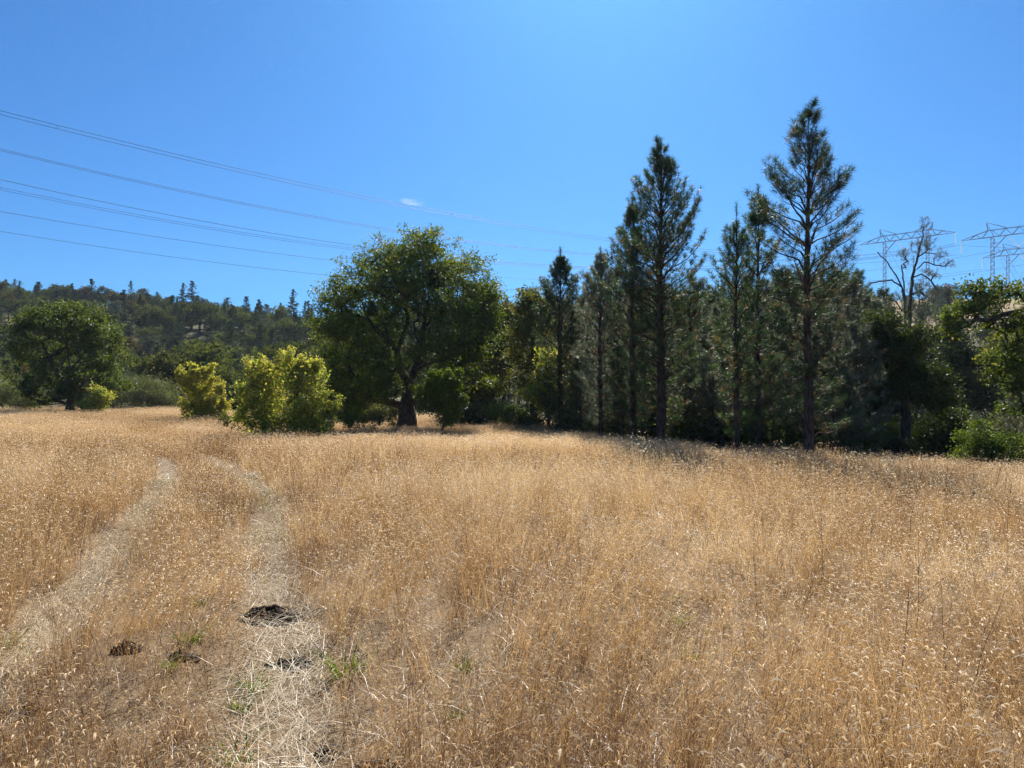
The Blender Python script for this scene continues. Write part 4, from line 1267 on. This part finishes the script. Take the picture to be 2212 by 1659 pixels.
# ------------------------------------------------------------------ meadow grass
def ribbons(base, dirs, h, lean, width, seg, r, tint, droop=0.0):
    """thin curved blades; dirs = heading of lean (angle), lean = horizontal reach at the tip"""
    n = len(base)
    hd = np.stack([np.cos(dirs), np.sin(dirs), np.zeros(n)], 1)
    fa = r.uniform(0, PI, n)
    side = np.stack([np.cos(fa), np.sin(fa), np.zeros(n)], 1)
    V = []
    for i in range(seg + 1):
        f = i / seg
        c = base + hd * (lean * f ** 1.8)[:, None] + np.array([0, 0, 1.0]) * (h * (f - droop * f * f * f))[:, None]
        wd = width * (1 - 0.75 * f)
        V += [c - side * wd[:, None] / 2, c + side * wd[:, None] / 2]
    V = np.stack(V, 1)
    tip = base + hd * lean[:, None] + np.array([0, 0, 1.0]) * (h * (1 - droop))[:, None]
    m = 2 * (seg + 1)
    b0 = np.arange(n)[:, None] * m
    Q = np.concatenate([b0 + np.array([[2 * i, 2 * i + 1, 2 * i + 3, 2 * i + 2]]) for i in range(seg)], 0)
    t = np.tile(tint, seg)
    return V.reshape(-1, 3), Q, t, tip, hd


def merge(parts):
    Vs, Qs, ts, off = [], [], [], 0
    for V, Q, t in parts:
        Vs.append(V); Qs.append(Q + off); ts.append(t); off += len(V)
    return np.concatenate(Vs), np.concatenate(Qs), np.concatenate(ts)


def heads(tip, hd, n_per, size, r, tint=(0.55, 1.0)):
    """small nodding arcs of seed at the tips"""
    n = len(tip)
    ax = unit(hd * 0.8 + r.normal(size=(n, 3)) * 0.6)
    ax[:, 2] = 0.2
    parts = []
    L = size * r.uniform(0.4, 1.45, n)
    up_ = np.array([0, 0, 1.0])
    side = unit(np.cross(ax, up_[None]))
    wv = 0.12
    pts = []
    for i in range(3):
        f = i / 2
        c = tip + ax * (L * f)[:, None] + up_ * (L * (0.45 * f - 0.85 * f * f))[:, None]
        wd = L * wv * (0.5, 1.1, 0.15)[i]
        pts += [c - side * wd[:, None] / 2 - up_ * wd[:, None] * 0.3, c + side * wd[:, None] / 2 + up_ * wd[:, None] * 0.3]
    V = np.stack(pts, 1).reshape(-1, 3)
    b0 = np.arange(n)[:, None] * 6
    Q = np.concatenate([b0 + np.array([[2 * i, 2 * i + 1, 2 * i + 3, 2 * i + 2]]) for i in range(2)], 0)
    t = np.tile(r.uniform(tint[0], tint[1], n), 2)
    parts.append((V, Q, t))
    return parts


def clump(rad, n, hmin, hmax, width, hsize, seed, seg=3, lean=0.3, headf=1.0, blades=0.5, wind=0.6):
    r = np.random.default_rng(seed)
    parts = []
    a, q = r.uniform(0, 2 * PI, n), np.sqrt(r.uniform(0, 1, n)) * rad
    base = np.stack([np.cos(a) * q, np.sin(a) * q, np.full(n, -0.02)], 1)
    h = r.uniform(hmin, hmax, n)
    dirs = r.normal(0.4, 1.3, n)
    V, Q, t, tip, hd = ribbons(base, dirs, h, lean * h * r.uniform(0.1, 1, n), width * r.uniform(0.7, 1.3, n), seg, r, r.uniform(0.05, 0.5, n))
    parts.append((V, Q, t))
    k = r.uniform(0, 1, n) < headf
    parts += heads(tip[k], hd[k], 1, hsize, r, (0.5, 1.0))
    # a second head lower on many stalks
    k2 = r.uniform(0, 1, n) < headf * 0.7
    parts += heads(tip[k2] - np.stack([hd[k2, 0] * 0.03, hd[k2, 1] * 0.03, h[k2] * r.uniform(0.1, 0.25, k2.sum())], 1), -hd[k2], 1, hsize * 0.8, r)
    nb = int(n * blades)
    a, q = r.uniform(0, 2 * PI, nb), np.sqrt(r.uniform(0, 1, nb)) * rad
    base = np.stack([np.cos(a) * q, np.sin(a) * q, np.full(nb, -0.02)], 1)
    hb = r.uniform(0.25, 0.7, nb) * hmax
    V, Q, t, _, _ = ribbons(base, r.uniform(0, 2 * PI, nb), hb, hb * r.uniform(0.3, 1.1, nb), width * 1.5 * r.uniform(0.7, 1.3, nb), seg, r, r.uniform(0.0, 0.6, nb), droop=0.35)
    parts.append((V, Q, t))
    return merge(parts)


def straw(rad, n, lmin, lmax, width, seed, zmax=0.10, lift=0.25, bias=None):
    r = np.random.default_rng(seed)
    a, q = r.uniform(0, 2 * PI, n), np.sqrt(r.uniform(0, 1, n)) * rad
    base = np.stack([np.cos(a) * q, np.sin(a) * q, r.uniform(0.0, zmax, n)], 1)
    L = r.uniform(lmin, lmax, n)
    dirs = r.uniform(0, 2 * PI, n) if bias is None else r.normal(bias, 0.6, n)
    V, Q, t, _, _ = ribbons(base, dirs, L * r.uniform(-0.1, lift, n), L, width * r.uniform(0.6, 1.4, n), 3, r, r.uniform(0, 1, n), droop=0.4)
    return V, Q, t


def tuft(rad, n, hmin, hmax, width, seed):
    r = np.random.default_rng(seed)
    a, q = r.uniform(0, 2 * PI, n), np.sqrt(r.uniform(0, 1, n)) * rad
    base = np.stack([np.cos(a) * q, np.sin(a) * q, np.full(n, -0.01)], 1)
    h = r.uniform(hmin, hmax, n)
    return ribbons(base, a + r.normal(size=n) * 0.7, h, h * r.uniform(0.2, 1.2, n), np.full(n, width), 3, r, r.uniform(0, 1, n), droop=0.35)[:3]


def kit(name, specs, mat):
    c = bpy.data.collections.new(name)
    for i, (V, Q, t) in enumerate(specs):
        o = bpy.data.objects.new('%s_%02d' % (name, i), np_mesh('%s_%02d' % (name, i), V, Q, tq=t, mats=[mat]))
        c.objects.link(o)
    return c


def scatter(name, pts, idx, rot, scl, patch, kits):
    me = bpy.data.meshes.new(name)
    me.vertices.add(len(pts)); me.vertices.foreach_set('co', pts.astype(np.float32).ravel())
    for nm, ty, val in (('idx', 'INT', idx.astype(np.int32)), ('patch', 'FLOAT', patch.astype(np.float32))):
        at = me.attributes.new(nm, ty, 'POINT'); at.data.foreach_set('value', val)
    for nm, val in (('rot', rot), ('scl', scl)):
        at = me.attributes.new(nm, 'FLOAT_VECTOR', 'POINT'); at.data.foreach_set('vector', val.astype(np.float32).ravel())
    o = obj(name, me)
    ng = bpy.data.node_groups.new(name, 'GeometryNodeTree')
    ng.interface.new_socket('Geometry', in_out='INPUT', socket_type='NodeSocketGeometry')
    ng.interface.new_socket('Geometry', in_out='OUTPUT', socket_type='NodeSocketGeometry')
    n, l = ng.nodes, ng.links
    gi, go = n.new('NodeGroupInput'), n.new('NodeGroupOutput')
    ci = n.new('GeometryNodeCollectionInfo'); ci.inputs[0].default_value = kits
    ci.inputs['Separate Children'].default_value = True; ci.inputs['Reset Children'].default_value = True
    ip = n.new('GeometryNodeInstanceOnPoints'); ip.inputs['Pick Instance'].default_value = True
    def na(nm, ty):
        q = n.new('GeometryNodeInputNamedAttribute'); q.data_type = ty; q.inputs['Name'].default_value = nm; return q
    e2 = n.new('FunctionNodeEulerToRotation')
    l.new(gi.outputs[0], ip.inputs['Points']); l.new(ci.outputs[0], ip.inputs['Instance'])
    l.new(na('idx', 'INT').outputs['Attribute'], ip.inputs['Instance Index'])
    l.new(na('rot', 'FLOAT_VECTOR').outputs['Attribute'], e2.inputs[0]); l.new(e2.outputs[0], ip.inputs['Rotation'])
    l.new(na('scl', 'FLOAT_VECTOR').outputs['Attribute'], ip.inputs['Scale'])
    l.new(ip.outputs[0], go.inputs[0])
    md = o.modifiers.new('scatter', 'NODES'); md.node_group = ng
    return o


def snoise(x, y, s, seed):
    """smooth patchy value between 0 and 1"""
    r = np.random.default_rng(seed)
    v = np.zeros_like(x)
    for k in range(7):
        a = r.uniform(0, 2 * PI); f = s * r.uniform(0.6, 1.9); ph = r.uniform(0, 6.28)
        v += np.sin((x * math.cos(a) + y * math.sin(a)) * f + ph + 1.5 * np.sin((x * math.sin(a) - y * math.cos(a)) * f * 0.6 + ph))
    return np.clip(0.5 + v / 7.0, 0, 1)


def wedge(y0, y1, dens, r, margin=3.0):
    w0, w1 = 0.72 * y0 + margin, 0.72 * y1 + margin
    area = (w0 + w1) * (y1 - y0)
    n = int(area * dens)
    y = np.sqrt(r.uniform(0, 1, n) * (y1 ** 2 - y0 ** 2) + y0 ** 2) if y0 > 4 else r.uniform(y0, y1, n)
    x = r.uniform(-1, 1, n) * (0.72 * y + margin)
    return x, y


MOUNDS = [(582, 1340, 74, 44), (12, 1472, 48, 42), (275, 1425, 34, 34), (395, 1440, 36, 20), (628, 1425, 66, 30), (716, 1622, 30, 34), (812, 1665, 46, 32), (60, 1540, 55, 26)]
mound_pos = []
for (x, y, w, h_) in MOUNDS:
    dd = EYE * F / (y - HY)
    mound_pos.append(((x - CX) / F * dd, dd, w / F * dd, h_ / F * dd))
FLAT = [(-0.28, 4.5, 0.35), (-0.40, 3.7, 0.4), (-0.12, 3.9, 0.25), (-1.0, 4.5, 0.35), (1.0, 3.1, 0.25)]      # trampled patches


def grass_fields(x, y):
    dr, dl, dp = dist_poly(x, y, RUT_R), dist_poly(x, y, RUT_L), dist_poly(x, y, PATH)
    rut = np.minimum(dr, dl)
    between = (dr + dl < 1.9) & (y < 60)
    edge = (np.where(dl < dr, 0.18, 0.13) + 0.26 * (snoise(x, y, 2.8, 3) - 0.5)) * np.interp(y, [8, 13, 20, 30, 45], [1, 0.95, 0.95, 0.9, 0.7])
    keep = np.clip((rut - edge) / 0.10, 0.03, 1) * np.clip(0.35 + (dp - 0.08) / 0.22 + 0.25 * (snoise(x, y, 3.0, 4) - 0.2), 0.45, 1)
    hs_ = np.where(between, 0.8, 1.0) * (0.68 + 0.38 * snoise(x, y, 0.9, 5) + 0.28 * snoise(x, y, 3.1, 6))
    hs_ = hs_ * np.where((rut < 0.55) & (y > 12), 0.75 + 0.25 * np.clip((rut - 0.2) / 0.35, 0, 1), 1)
    hs_ = hs_ * np.clip(0.72 + (dp - 0.1) / 0.5, 0.72, 1)
    hs_ = hs_ * (1 - 0.15 * np.clip((5.0 - y) / 1.2, 0, 1) * np.clip((0.1 - x) / 0.6, 0, 1))
    for (a, b_, q) in FLAT:
        dd = np.hypot(x - a, y - b_) / q
        keep = keep * np.clip((dd - 0.45) / 0.6, 0.35, 1); hs_ = hs_ * np.clip(0.5 + (dd - 0.5), 0.5, 1)
    for q_, (a, b_, w, h_) in enumerate(mound_pos):
        keep = keep * np.where(np.hypot((x - a) / (w * 1.05), (y - b_ + 0.06) / (w * 0.75)) > 1, 1, (0.0, 0.15, 0.5, 0.5, 0.2, 0.5, 0.5, 0.6)[q_])
    return keep, hs_, rut, between


def stalks(x, y, hs_, tf, r, hlo, hhi, width, hsize, seg, headp, second, bladep):
    """every stalk of the nearer meadow stands on its own"""
    n = len(x)
    base = np.stack([x, y, H(x, y) - 0.02], 1)
    h = r.uniform(hlo, hhi, n) * hs_ * tf[0]
    field = snoise(x, y, 0.8, 9) * 6.28
    amt = 0.15 + 0.45 * snoise(x, y, 1.3, 10)
    dx = np.cos(field) * amt + r.normal(size=n) * 0.20 + 0.10 + tf[1]
    dy = np.sin(field) * amt * 0.7 + r.normal(size=n) * 0.20 + tf[2]
    pt = 0.42 * (snoise(x, y, 0.6, 12) - 0.5) + 0.42 * (snoise(x, y, 2.6, 13) - 0.5) + tf[3]
    parts = []
    V, Q, t, tip, hd = ribbons(base, np.arctan2(dy, dx), h, np.hypot(dx, dy) * h, width * r.uniform(0.7, 1.35, n), seg, r, np.where(r.uniform(0, 1, n) < 0.06, -0.4, r.uniform(0.06, 0.58, n)) + pt)
    parts.append((V, Q, t))
    for prob, drop in ((headp, 0.0), (second, 0.16)):
        k = r.uniform(0, 1, n) < prob
        tp = tip[k] - np.stack([dx[k] * h[k] * drop, dy[k] * h[k] * drop, h[k] * drop * r.uniform(0.4, 1.6, k.sum())], 1)
        a = r.uniform(0, 2 * PI, k.sum())
        hv = unit(np.stack([np.cos(a) + 0.3 * hd[k, 0], np.sin(a) + 0.3 * hd[k, 1], np.zeros(k.sum())], 1))
        for (V, Q, t) in heads(tp, hv, 1, hsize, r, (0.55, 1.05)):
            parts.append((V, Q, t + np.tile(pt[k], len(t) // max(1, k.sum()))))
    k = r.uniform(0, 1, n) < bladep
    m = k.sum(); hb = h[k] * r.uniform(0.25, 0.75, m)
    V, Q, t, _, _ = ribbons(base[k] + r.normal(size=(m, 3)) * np.array([0.03, 0.03, 0]), r.uniform(0, 2 * PI, m), hb, hb * r.uniform(0.3, 1.3, m), width * 1.6 * r.uniform(0.7, 1.3, m), 2, r,
                            r.uniform(0.0, 0.7, m) + pt[k], droop=0.4)
    parts.append((V, Q, t))
    return merge(parts)


def tufted(y0, y1, dens, per, spread, r, margin):
    x, y = wedge(y0, y1, dens / per, r, margin)
    m = len(x); n = m * per
    tf = [np.repeat(r.uniform(0.58, 1.24, m), per), np.repeat(r.normal(size=m) * 0.30, per), np.repeat(r.normal(size=m) * 0.22, per), np.repeat(r.normal(size=m) * 0.13, per)]
    x = np.repeat(x, per) + r.normal(size=n) * spread; y = np.repeat(y, per) + r.normal(size=n) * spread
    keep, hs_, _, _ = grass_fields(x, y)
    k = (r.uniform(0, 1, n) < keep) & (np.hypot(x, y) > 1.25)
    return x[k], y[k], hs_[k], [q[k] for q in tf]


r = np.random.default_rng(401)
parts = []
x, y, hs_, tf = tufted(1.2, 6.5, 900, 15, 0.038, r, 1.2)
parts.append(stalks(x, y, hs_, tf, r, 0.30, 0.70, 0.0022, 0.032, 2, 0.85, 0.65, 0.4))
x, y, hs_, tf = tufted(6.5, 12, 540, 16, 0.048, r, 1.5)
parts.append(stalks(x, y, hs_, tf, r, 0.30, 0.68, 0.0031, 0.036, 2, 0.85, 0.5, 0.28))
x, y, hs_, tf = tufted(12, 22, 190, 9, 0.07, r, 2.0)
parts.append(stalks(x, y, hs_, tf, r, 0.26, 0.66, 0.0055, 0.050, 1, 0.85, 0.35, 0.2))
V, Q, t = merge(parts)
near_grass = obj('dry_grass', np_mesh('dry_grass', V, Q, tq=np.clip(t, 0, 1), mats=[M['grass']]))
tag(near_grass, 'tall dry golden grass over the nearer half of the meadow', 'grass', kind='stuff')

K_tall = kit('grasskit', [clump(0.9, 210, 0.28, 0.68, 0.0100, 0.070, 340 + i, 1, lean=0.25, headf=0.9, blades=0.25) for i in range(6)], M['grass'])
x, y = wedge(22.3, 84, 1.5, r)
keep, hs_, _, _ = grass_fields(x, y)
k = (r.uniform(0, 1, len(x)) < np.maximum(keep, 0.3)) & ~((y > 58) & (x > 2)) & ~((y > 46) & (x > 4))
px, py, ps = x[k], y[k], hs_[k]
n = len(px)
rot = np.stack([r.normal(size=n) * 0.05, r.normal(size=n) * 0.05, r.uniform(0, 6.28, n)], 1)
xy = r.uniform(0.85, 1.2, n)
tag(scatter('far_dry_grass', np.stack([px, py, H(px, py)], 1), r.integers(0, 6, n), rot, np.stack([xy, xy, ps * r.uniform(0.8, 1.15, n)], 1),
            0.34 * (snoise(px, py, 0.25, 12) - 0.5), K_tall), 'dry golden grass over the farther half of the meadow up to the trees', 'grass', kind='stuff')

# the smallest far oaks, past counting, as one mass
if rest:
    kf = bpy.data.collections.new('forestkit')
    for i, me in enumerate(FO): kf.objects.link(bpy.data.objects.new('forestkit_%02d' % i, me))
    A = np.array([(q[0], q[1], float(H(q[0], q[1]))) for q in rest]); sv = np.array([q[2] for q in rest]); n = len(rest)
    tag(scatter('far_forest', A, np.array([FO.index(q[3]) if q[3] in FO else 0 for q in rest]), np.stack([np.zeros(n), np.zeros(n), r.uniform(0, 6.28, n)], 1), np.repeat(sv[:, None], 3, 1), np.zeros(n), kf),
        'farthest small oaks blending into the wooded hillside', 'forest', kind='stuff')

# flattened straw in the wheel ruts and short litter under the grass
def straws(x, y, r, lmin, lmax, width, zmax, lift, tone=0.0):
    n = len(x)
    base = np.stack([x, y, H(x, y) + r.uniform(0.0, zmax, n)], 1)
    L = r.uniform(lmin, lmax, n)
    V, Q, t, _, _ = ribbons(base, r.normal(1.9, 0.8, n) + PI * (r.uniform(0, 1, n) < 0.4), L * r.uniform(-0.08, lift, n), L, width * r.uniform(0.6, 1.5, n), 2, r,
                            np.clip(r.uniform(0, 1, n) * 0.8 + 0.4 * (snoise(x, y, 3.0, 15) - 0.3) + tone, 0, 1), droop=0.4)
    return V, Q, t


x, y = wedge(1.2, 12, 1050, r, 1.2)
keep, hs_, rut, bt = grass_fields(x, y)
dflat = np.min([np.hypot(x - a, y - b_) / q for a, b_, q in FLAT], 0)
pr_ = np.where(rut < 0.23, 1.0, 0.16); pr_ = np.where(dflat < 0.8, np.maximum(pr_, 0.12), pr_); pr_ = np.where((dist_poly(x, y, PATH) < 0.16) & (y < 6.5), np.maximum(pr_, 0.10), pr_)
pr_ = np.where((y < 4.4) & (x < -0.1) & (pr_ < 0.3), 0.22, pr_)
pr_ = pr_ * np.where(y > 8, 0.6, 1)
for q_, (a, b_, w, h_) in enumerate(mound_pos): pr_ = pr_ * np.where(np.hypot((x - a) / (w * 0.85), (y - b_) / (w * 0.5)) > 1, 1, 0.10 if q_ == 0 else 0.3)
k = r.uniform(0, 1, len(x)) < pr_
inr = rut[k] < 0.24
p1 = merge([straws(x[k][inr], y[k][inr], r, 0.14, 0.44, 0.0040, 0.09, 0.24), straws(x[k][~inr], y[k][~inr], r, 0.10, 0.34, 0.0036, 0.07, 0.4, -0.45)])
x2, y2 = wedge(12, 30, 200, r); _, _, rut2, _ = grass_fields(x2, y2)
k = rut2 < 0.22
p2 = straws(x2[k], y2[k], r, 0.25, 0.55, 0.009, 0.10, 0.3)
ns_ = 200
xa = r.uniform(-1, 1, ns_); ya_ = r.uniform(1.6, 7.5, ns_); xa = xa * (0.72 * ya_ + 0.8)
hb = r.uniform(0.15, 0.5, ns_)
Ls = r.uniform(0.35, 0.85, ns_)
V_, Q_, t_, _, _ = ribbons(np.stack([xa, ya_, H(xa, ya_)], 1), r.uniform(0, 2 * PI, ns_), hb * 1.6, Ls, np.full(ns_, 0.0030), 6, r, r.uniform(0.0, 0.7, ns_), droop=0.55)
V, Q, t = merge([p1, p2, (V_, Q_, t_)])
tag(obj('flattened_straw', np_mesh('flattened_straw', V, Q, tq=t, mats=[M['straw']])), 'pale flattened straw lying in the two wheel ruts of the track', 'straw', kind='stuff')

# grey-green short grass growing through the ruts further on
K_grey = kit('greykit', [tuft(0.10, 26, 0.06, 0.17, 0.0032, 540 + i) for i in range(5)], M['greygrass'])
x, y = wedge(5, 16, 40, r)
_, _, rut, bt = grass_fields(x, y)
g = snoise(x, y, 1.6, 21)
k = ((rut < 0.24) & (r.uniform(0, 1, len(x)) < 0.85 * np.clip((y - 5) / 3, 0, 1) * np.clip(g + 0.1, 0, 1))) | (bt & (np.abs(y - 10.5) < 1.3) & (r.uniform(0, 1, len(x)) < 0.5))
x, y = x[k], y[k]; n = len(x)
s = r.uniform(0.8, 1.5, n)
tag(scatter('short_grey_grass', np.stack([x, y, H(x, y)], 1), r.integers(0, 5, n), np.stack([np.zeros(n), np.zeros(n), r.uniform(0, 6.28, n)], 1), np.stack([s, s, s], 1),
            np.zeros(n), K_grey), 'short grey-green grass along the wheel ruts', 'grass', kind='stuff')

# ------------------------------------------------------------------ small things in the meadow
MLAB = ['broad black soil mound lying across the right wheel rut', 'dark soil mound at the left border on the left wheel rut', 'knobbly dark soil mound in the grass strip between the ruts',
        'low dark soil mound in the strip, just right of the knobbly one', 'straw-covered dark soil mound in the right rut, nearer than the broad black one',
        'small dark soil mound near the bottom edge, left one of two', 'dark soil mound near the bottom edge, right one of two', 'sunken dark soil patch in the grass near the lower left corner']
for k, (mx, my, mw, mh) in enumerate(mound_pos):
    r = np.random.default_rng(600 + k)
    nr, na_ = 16, 40
    V = [(0, 0, 1.0)]
    for i in range(1, nr + 1):
        f = i / nr
        for j in range(na_):
            a = j / na_ * 2 * PI
            rad = f * (1 + 0.14 * math.sin(2 * a + k) + 0.09 * math.sin(5 * a + 2 * k))
            V.append((rad * math.cos(a), rad * math.sin(a) * 0.42, (1 - f * f) ** 0.8))
    V = np.array(V)
    V = V * np.array([mw, mw, mh * (0.75 if k == 0 else 0.5)])
    nzv = r.normal(size=(len(V), 3)) * np.array([0.008, 0.008, 0.014])
    V = V + nzv
    V[:, 2] += -0.02 + 0.02 * np.sin(V[:, 0] * 37 + k) * np.cos(V[:, 1] * 53)
    T_ = [(0, 1 + j, 1 + (j + 1) % na_) for j in range(na_)]
    Q = [(1 + i * na_ + j, 1 + (i + 1) * na_ + j, 1 + (i + 1) * na_ + (j + 1) % na_, 1 + i * na_ + (j + 1) % na_) for i in range(nr - 1) for j in range(na_)]
    e = empty('soil_mound', (mx, my, float(H(mx, my))))
    obj('mound', np_mesh('mound', V, Q, T_, mats=[M['soil']]), e)
    # loose clods
    vs, qs = [], []
    for c in range(46):
        a = r.uniform(0, 2 * PI); f = math.sqrt(r.uniform(0, 1)) * 0.98
        s = r.uniform(0.008, 0.024)
        p = np.array([math.cos(a) * f * mw, math.sin(a) * f * 0.42 * mw, max(0.0, (1 - f * f)) ** 0.8 * mh * (0.75 if k == 0 else 0.5) - 0.016])
        cb = np.array([(x_, y_, z_) for z_ in (-1, 1) for x_, y_ in ((-1, -1), (1, -1), (1, 1), (-1, 1))]) * s * r.uniform(0.6, 1.1, (8, 3))
        qs.append(np.array([[0, 3, 2, 1], [4, 5, 6, 7], [0, 1, 5, 4], [1, 2, 6, 5], [2, 3, 7, 6], [3, 0, 4, 7]]) + 8 * c)
        vs.append(cb + p)
    tag(obj('clods', np_mesh('clods', np.concatenate(vs), np.concatenate(qs), mats=[M['soil']]), e), kind='stuff')
    tag(e, MLAB[k], 'soil mound')

GT = [(12, 1385, 1.5, 'thick green grass tuft at the left border beside the left rut'), (75, 1400, 0.8, 'thin green grass tuft on the straw of the left rut'),
      (432, 1305, 0.8, 'small green grass tuft in the strip between the ruts, farthest one'), (412, 1400, 1.1, 'green grass tuft in the strip above the low soil mound'),
      (748, 1450, 1.7, 'large green grass tuft at the edge of the tall grass right of the track'), (545, 1480, 1.1, 'flat green grass tuft in the right rut below the straw-covered mound'),
      (520, 1525, 0.9, 'sparse green grass tuft in the right rut, nearest one'), (1450, 1292, 1.0, 'green grass tuft in the faint path right of centre, farthest one'),
      (1475, 1335, 1.1, 'pale green grass tuft in the faint path, middle one of three'), (1492, 1398, 0.9, 'green grass tuft in the faint path, nearest of three'),
      (505, 1635, 1.2, 'green grass tuft near the bottom edge below the right rut'), (1000, 1450, 0.9, 'green grass tuft in the trampled patch mid-meadow'),
      (370, 1460, 0.8, 'green blades just below the low soil mound in the strip'), (985, 1545, 0.7, 'tiny green tuft in the trampled patch, nearer the bottom')]
tm = [np_mesh('blades', *tuft(0.055, 44, 0.07, 0.17, 0.007, 620 + i)[:2], tq=np.random.default_rng(i).uniform(0, 1, 44 * 3), mats=[M['greengrass']]) for i in range(4)]
for k, (x, y, s, lab) in enumerate(GT):
    dd = EYE * F / (y - HY)
    xx = (x - CX) / F * dd
    o = obj('green_grass_tuft', tm[k % 4], loc=(xx, dd, float(H(xx, dd))))
    o.scale = (s * 1.1, s * 1.1, s); o.rotation_euler = (0, 0, k * 1.7)
    tag(o, lab, 'grass tuft')

# thin dark weed stalks standing above the grass
weeds = []
for k in range(6):
    r = np.random.default_rng(640 + k)
    h = r.uniform(0.8, 1.05)
    main = [np.array([0, 0, -0.05])]
    lx, ly = r.normal() * 0.12, r.normal() * 0.08
    for f in np.linspace(0.1, 1, 9): main.append(np.array([lx * f * f + r.normal() * 0.006, ly * f * f, h * f]))
    nodes = list(main); par = [-1] + list(range(9)); R = list(np.linspace(0.0027, 0.0012, 10))
    for b_ in range(r.integers(1, 5)):
        j = int(r.integers(4, 9)); p = nodes[j]; q = p
        dv = unit(np.array([r.normal(), r.normal(), 2.2])); prev = j
        for s in range(3):
            q = q + dv * r.uniform(0.05, 0.11); nodes.append(q); par.append(prev); prev = len(nodes) - 1; R.append(0.0008)
        nodes.append(q + dv * 0.03); par.append(prev); R.append(0.002)
    V, Q = tubes(np.array(nodes), np.array(par), np.array(R), 4, 4)
    weeds.append(np_mesh('weed', V, Q, mats=[M['weed']]))
r = np.random.default_rng(660)
WS = [(2035, 1640, 3.3), (2050, 1500, 3.9), (1925, 1640, 3.4), (1960, 1420, 4.6), (2110, 1330, 6.2), (1700, 1500, 4.2), (1640, 1380, 5.2), (1880, 1250, 7.0), (1960, 1230, 8.0), (1150, 1420, 4.8), (1090, 1480, 4.4), (1250, 1400, 5.2), (1020, 1350, 5.6), (1780, 1300, 6.4), (2180, 1250, 7.4)]
for k, (x, y, dd) in enumerate(WS):
    xx = (x - CX) / F * dd
    o = obj('weed_stalk', weeds[k % 6], loc=(xx, dd, float(H(xx, dd))))
    s = r.uniform(0.75, 1.05)
    o.scale = (s, s, s); o.rotation_euler = (r.normal() * 0.12, r.normal() * 0.15 + (0.25 if x < 1500 else 0), r.uniform(0, 6.28))
    where = 'right of the faint path, close to the bottom edge' if x > 1600 and y > 1380 else 'right of the faint path, farther off' if x > 1500 and y < 1380 else 'in the middle of the meadow between track and faint path' if x > 900 else 'just right of the wheel track'
    tag(o, 'thin dark weed stalk ' + where, 'weed', 'dark weed stalks ' + where)

# bright seed heads of wild oats against the shade
om = []
for k in range(4):
    r = np.random.default_rng(680 + k)
    nodes, par, R, sp = [np.array([0, 0, -0.05])], [-1], [0.003], []
    for st in range(4):
        a = r.uniform(0, 2 * PI); prev = 0; h = r.uniform(0.75, 1.05)
        for f in np.linspace(0.15, 1, 7):
            nodes.append(np.array([math.cos(a) * 0.22 * f * f, math.sin(a) * 0.22 * f * f, h * f])); par.append(prev); prev = len(nodes) - 1; R.append(0.002)
            if f > 0.6:
                for _ in range(4): sp.append(nodes[-1] + r.normal(size=3) * np.array([0.05, 0.05, 0.03]))
    V, Q = tubes(np.array(nodes), np.array(par), np.array(R), 4, 4)
    LV, LQ, t = leaves(np.array(sp), 0.02, 2, 0.027, r, asp=0.35)
    om.append((np_mesh('stalks', V, Q, mats=[M['straw']]), np_mesh('seed_heads', LV, LQ, tq=t, mats=[M['oatseed']])))
OT = [(1380, 15.0, 1.15), (1365, 15.5, 0.95), (1400, 15.2, 0.9), (1345, 16, 0.85), (1865, 12.5, 1.0), (1850, 13, 0.95), (1925, 12.0, 0.9), (1950, 11.5, 0.9), (1985, 11.5, 0.95), (2060, 12, 0.9), (2040, 11, 0.85), (1900, 13, 0.8),
      (1720, 18, 0.95), (1690, 18.5, 0.9), (560, 37, 1.2), (600, 37, 1.1), (690, 37.5, 1.2), (760, 38, 1.2), (820, 38, 1.2), (860, 38.5, 1.1), (480, 40, 1.3), (2150, 16, 1.0), (2100, 17, 1.0)]
for k, (x, dd, s) in enumerate(OT):
    xx = (x - CX) / F * dd
    e = empty('wild_oat', (xx, dd, float(H(xx, dd))), k * 1.3)
    e.scale = (s, s, s)
    for q_ in (obj('stalks', om[k % 4][0], e), obj('seed_heads', om[k % 4][1], e)): q_['kind'] = 'stuff'
    where = 'in front of the tall dense pine' if 1300 < x < 1450 else 'along the foot of the autumn shrubs' if x < 900 else 'left of the tallest pine trunk' if x < 1740 else 'in the shade right of the tallest pine'
    tag(e, 'wild oat with bright pale seed heads ' + where, 'wild oat', 'wild oats ' + where)

# ------------------------------------------------------------------ the air: light haze that pales the far hill
m, n, l = new_mat('light_haze')
pv = n.new('ShaderNodeVolumePrincipled')
pv.inputs['Density'].default_value = 0.00012
pv.inputs['Color'].default_value = (0.70, 0.85, 1.0, 1)
pv.inputs['Anisotropy'].default_value = 0.3
out = n.new('ShaderNodeOutputMaterial'); l.new(pv.outputs[0], out.inputs['Volume'])
V = np.array([(x, y, z) for z in (-9.0, 130.0) for x, y in ((-1000, -40), (1000, -40), (1000, 760), (-1000, 760))])
tag(obj('haze', np_mesh('haze', V, [[0, 3, 2, 1], [4, 5, 6, 7], [0, 1, 5, 4], [1, 2, 6, 5], [2, 3, 7, 6], [3, 0, 4, 7]], mats=[m])), kind='stuff')
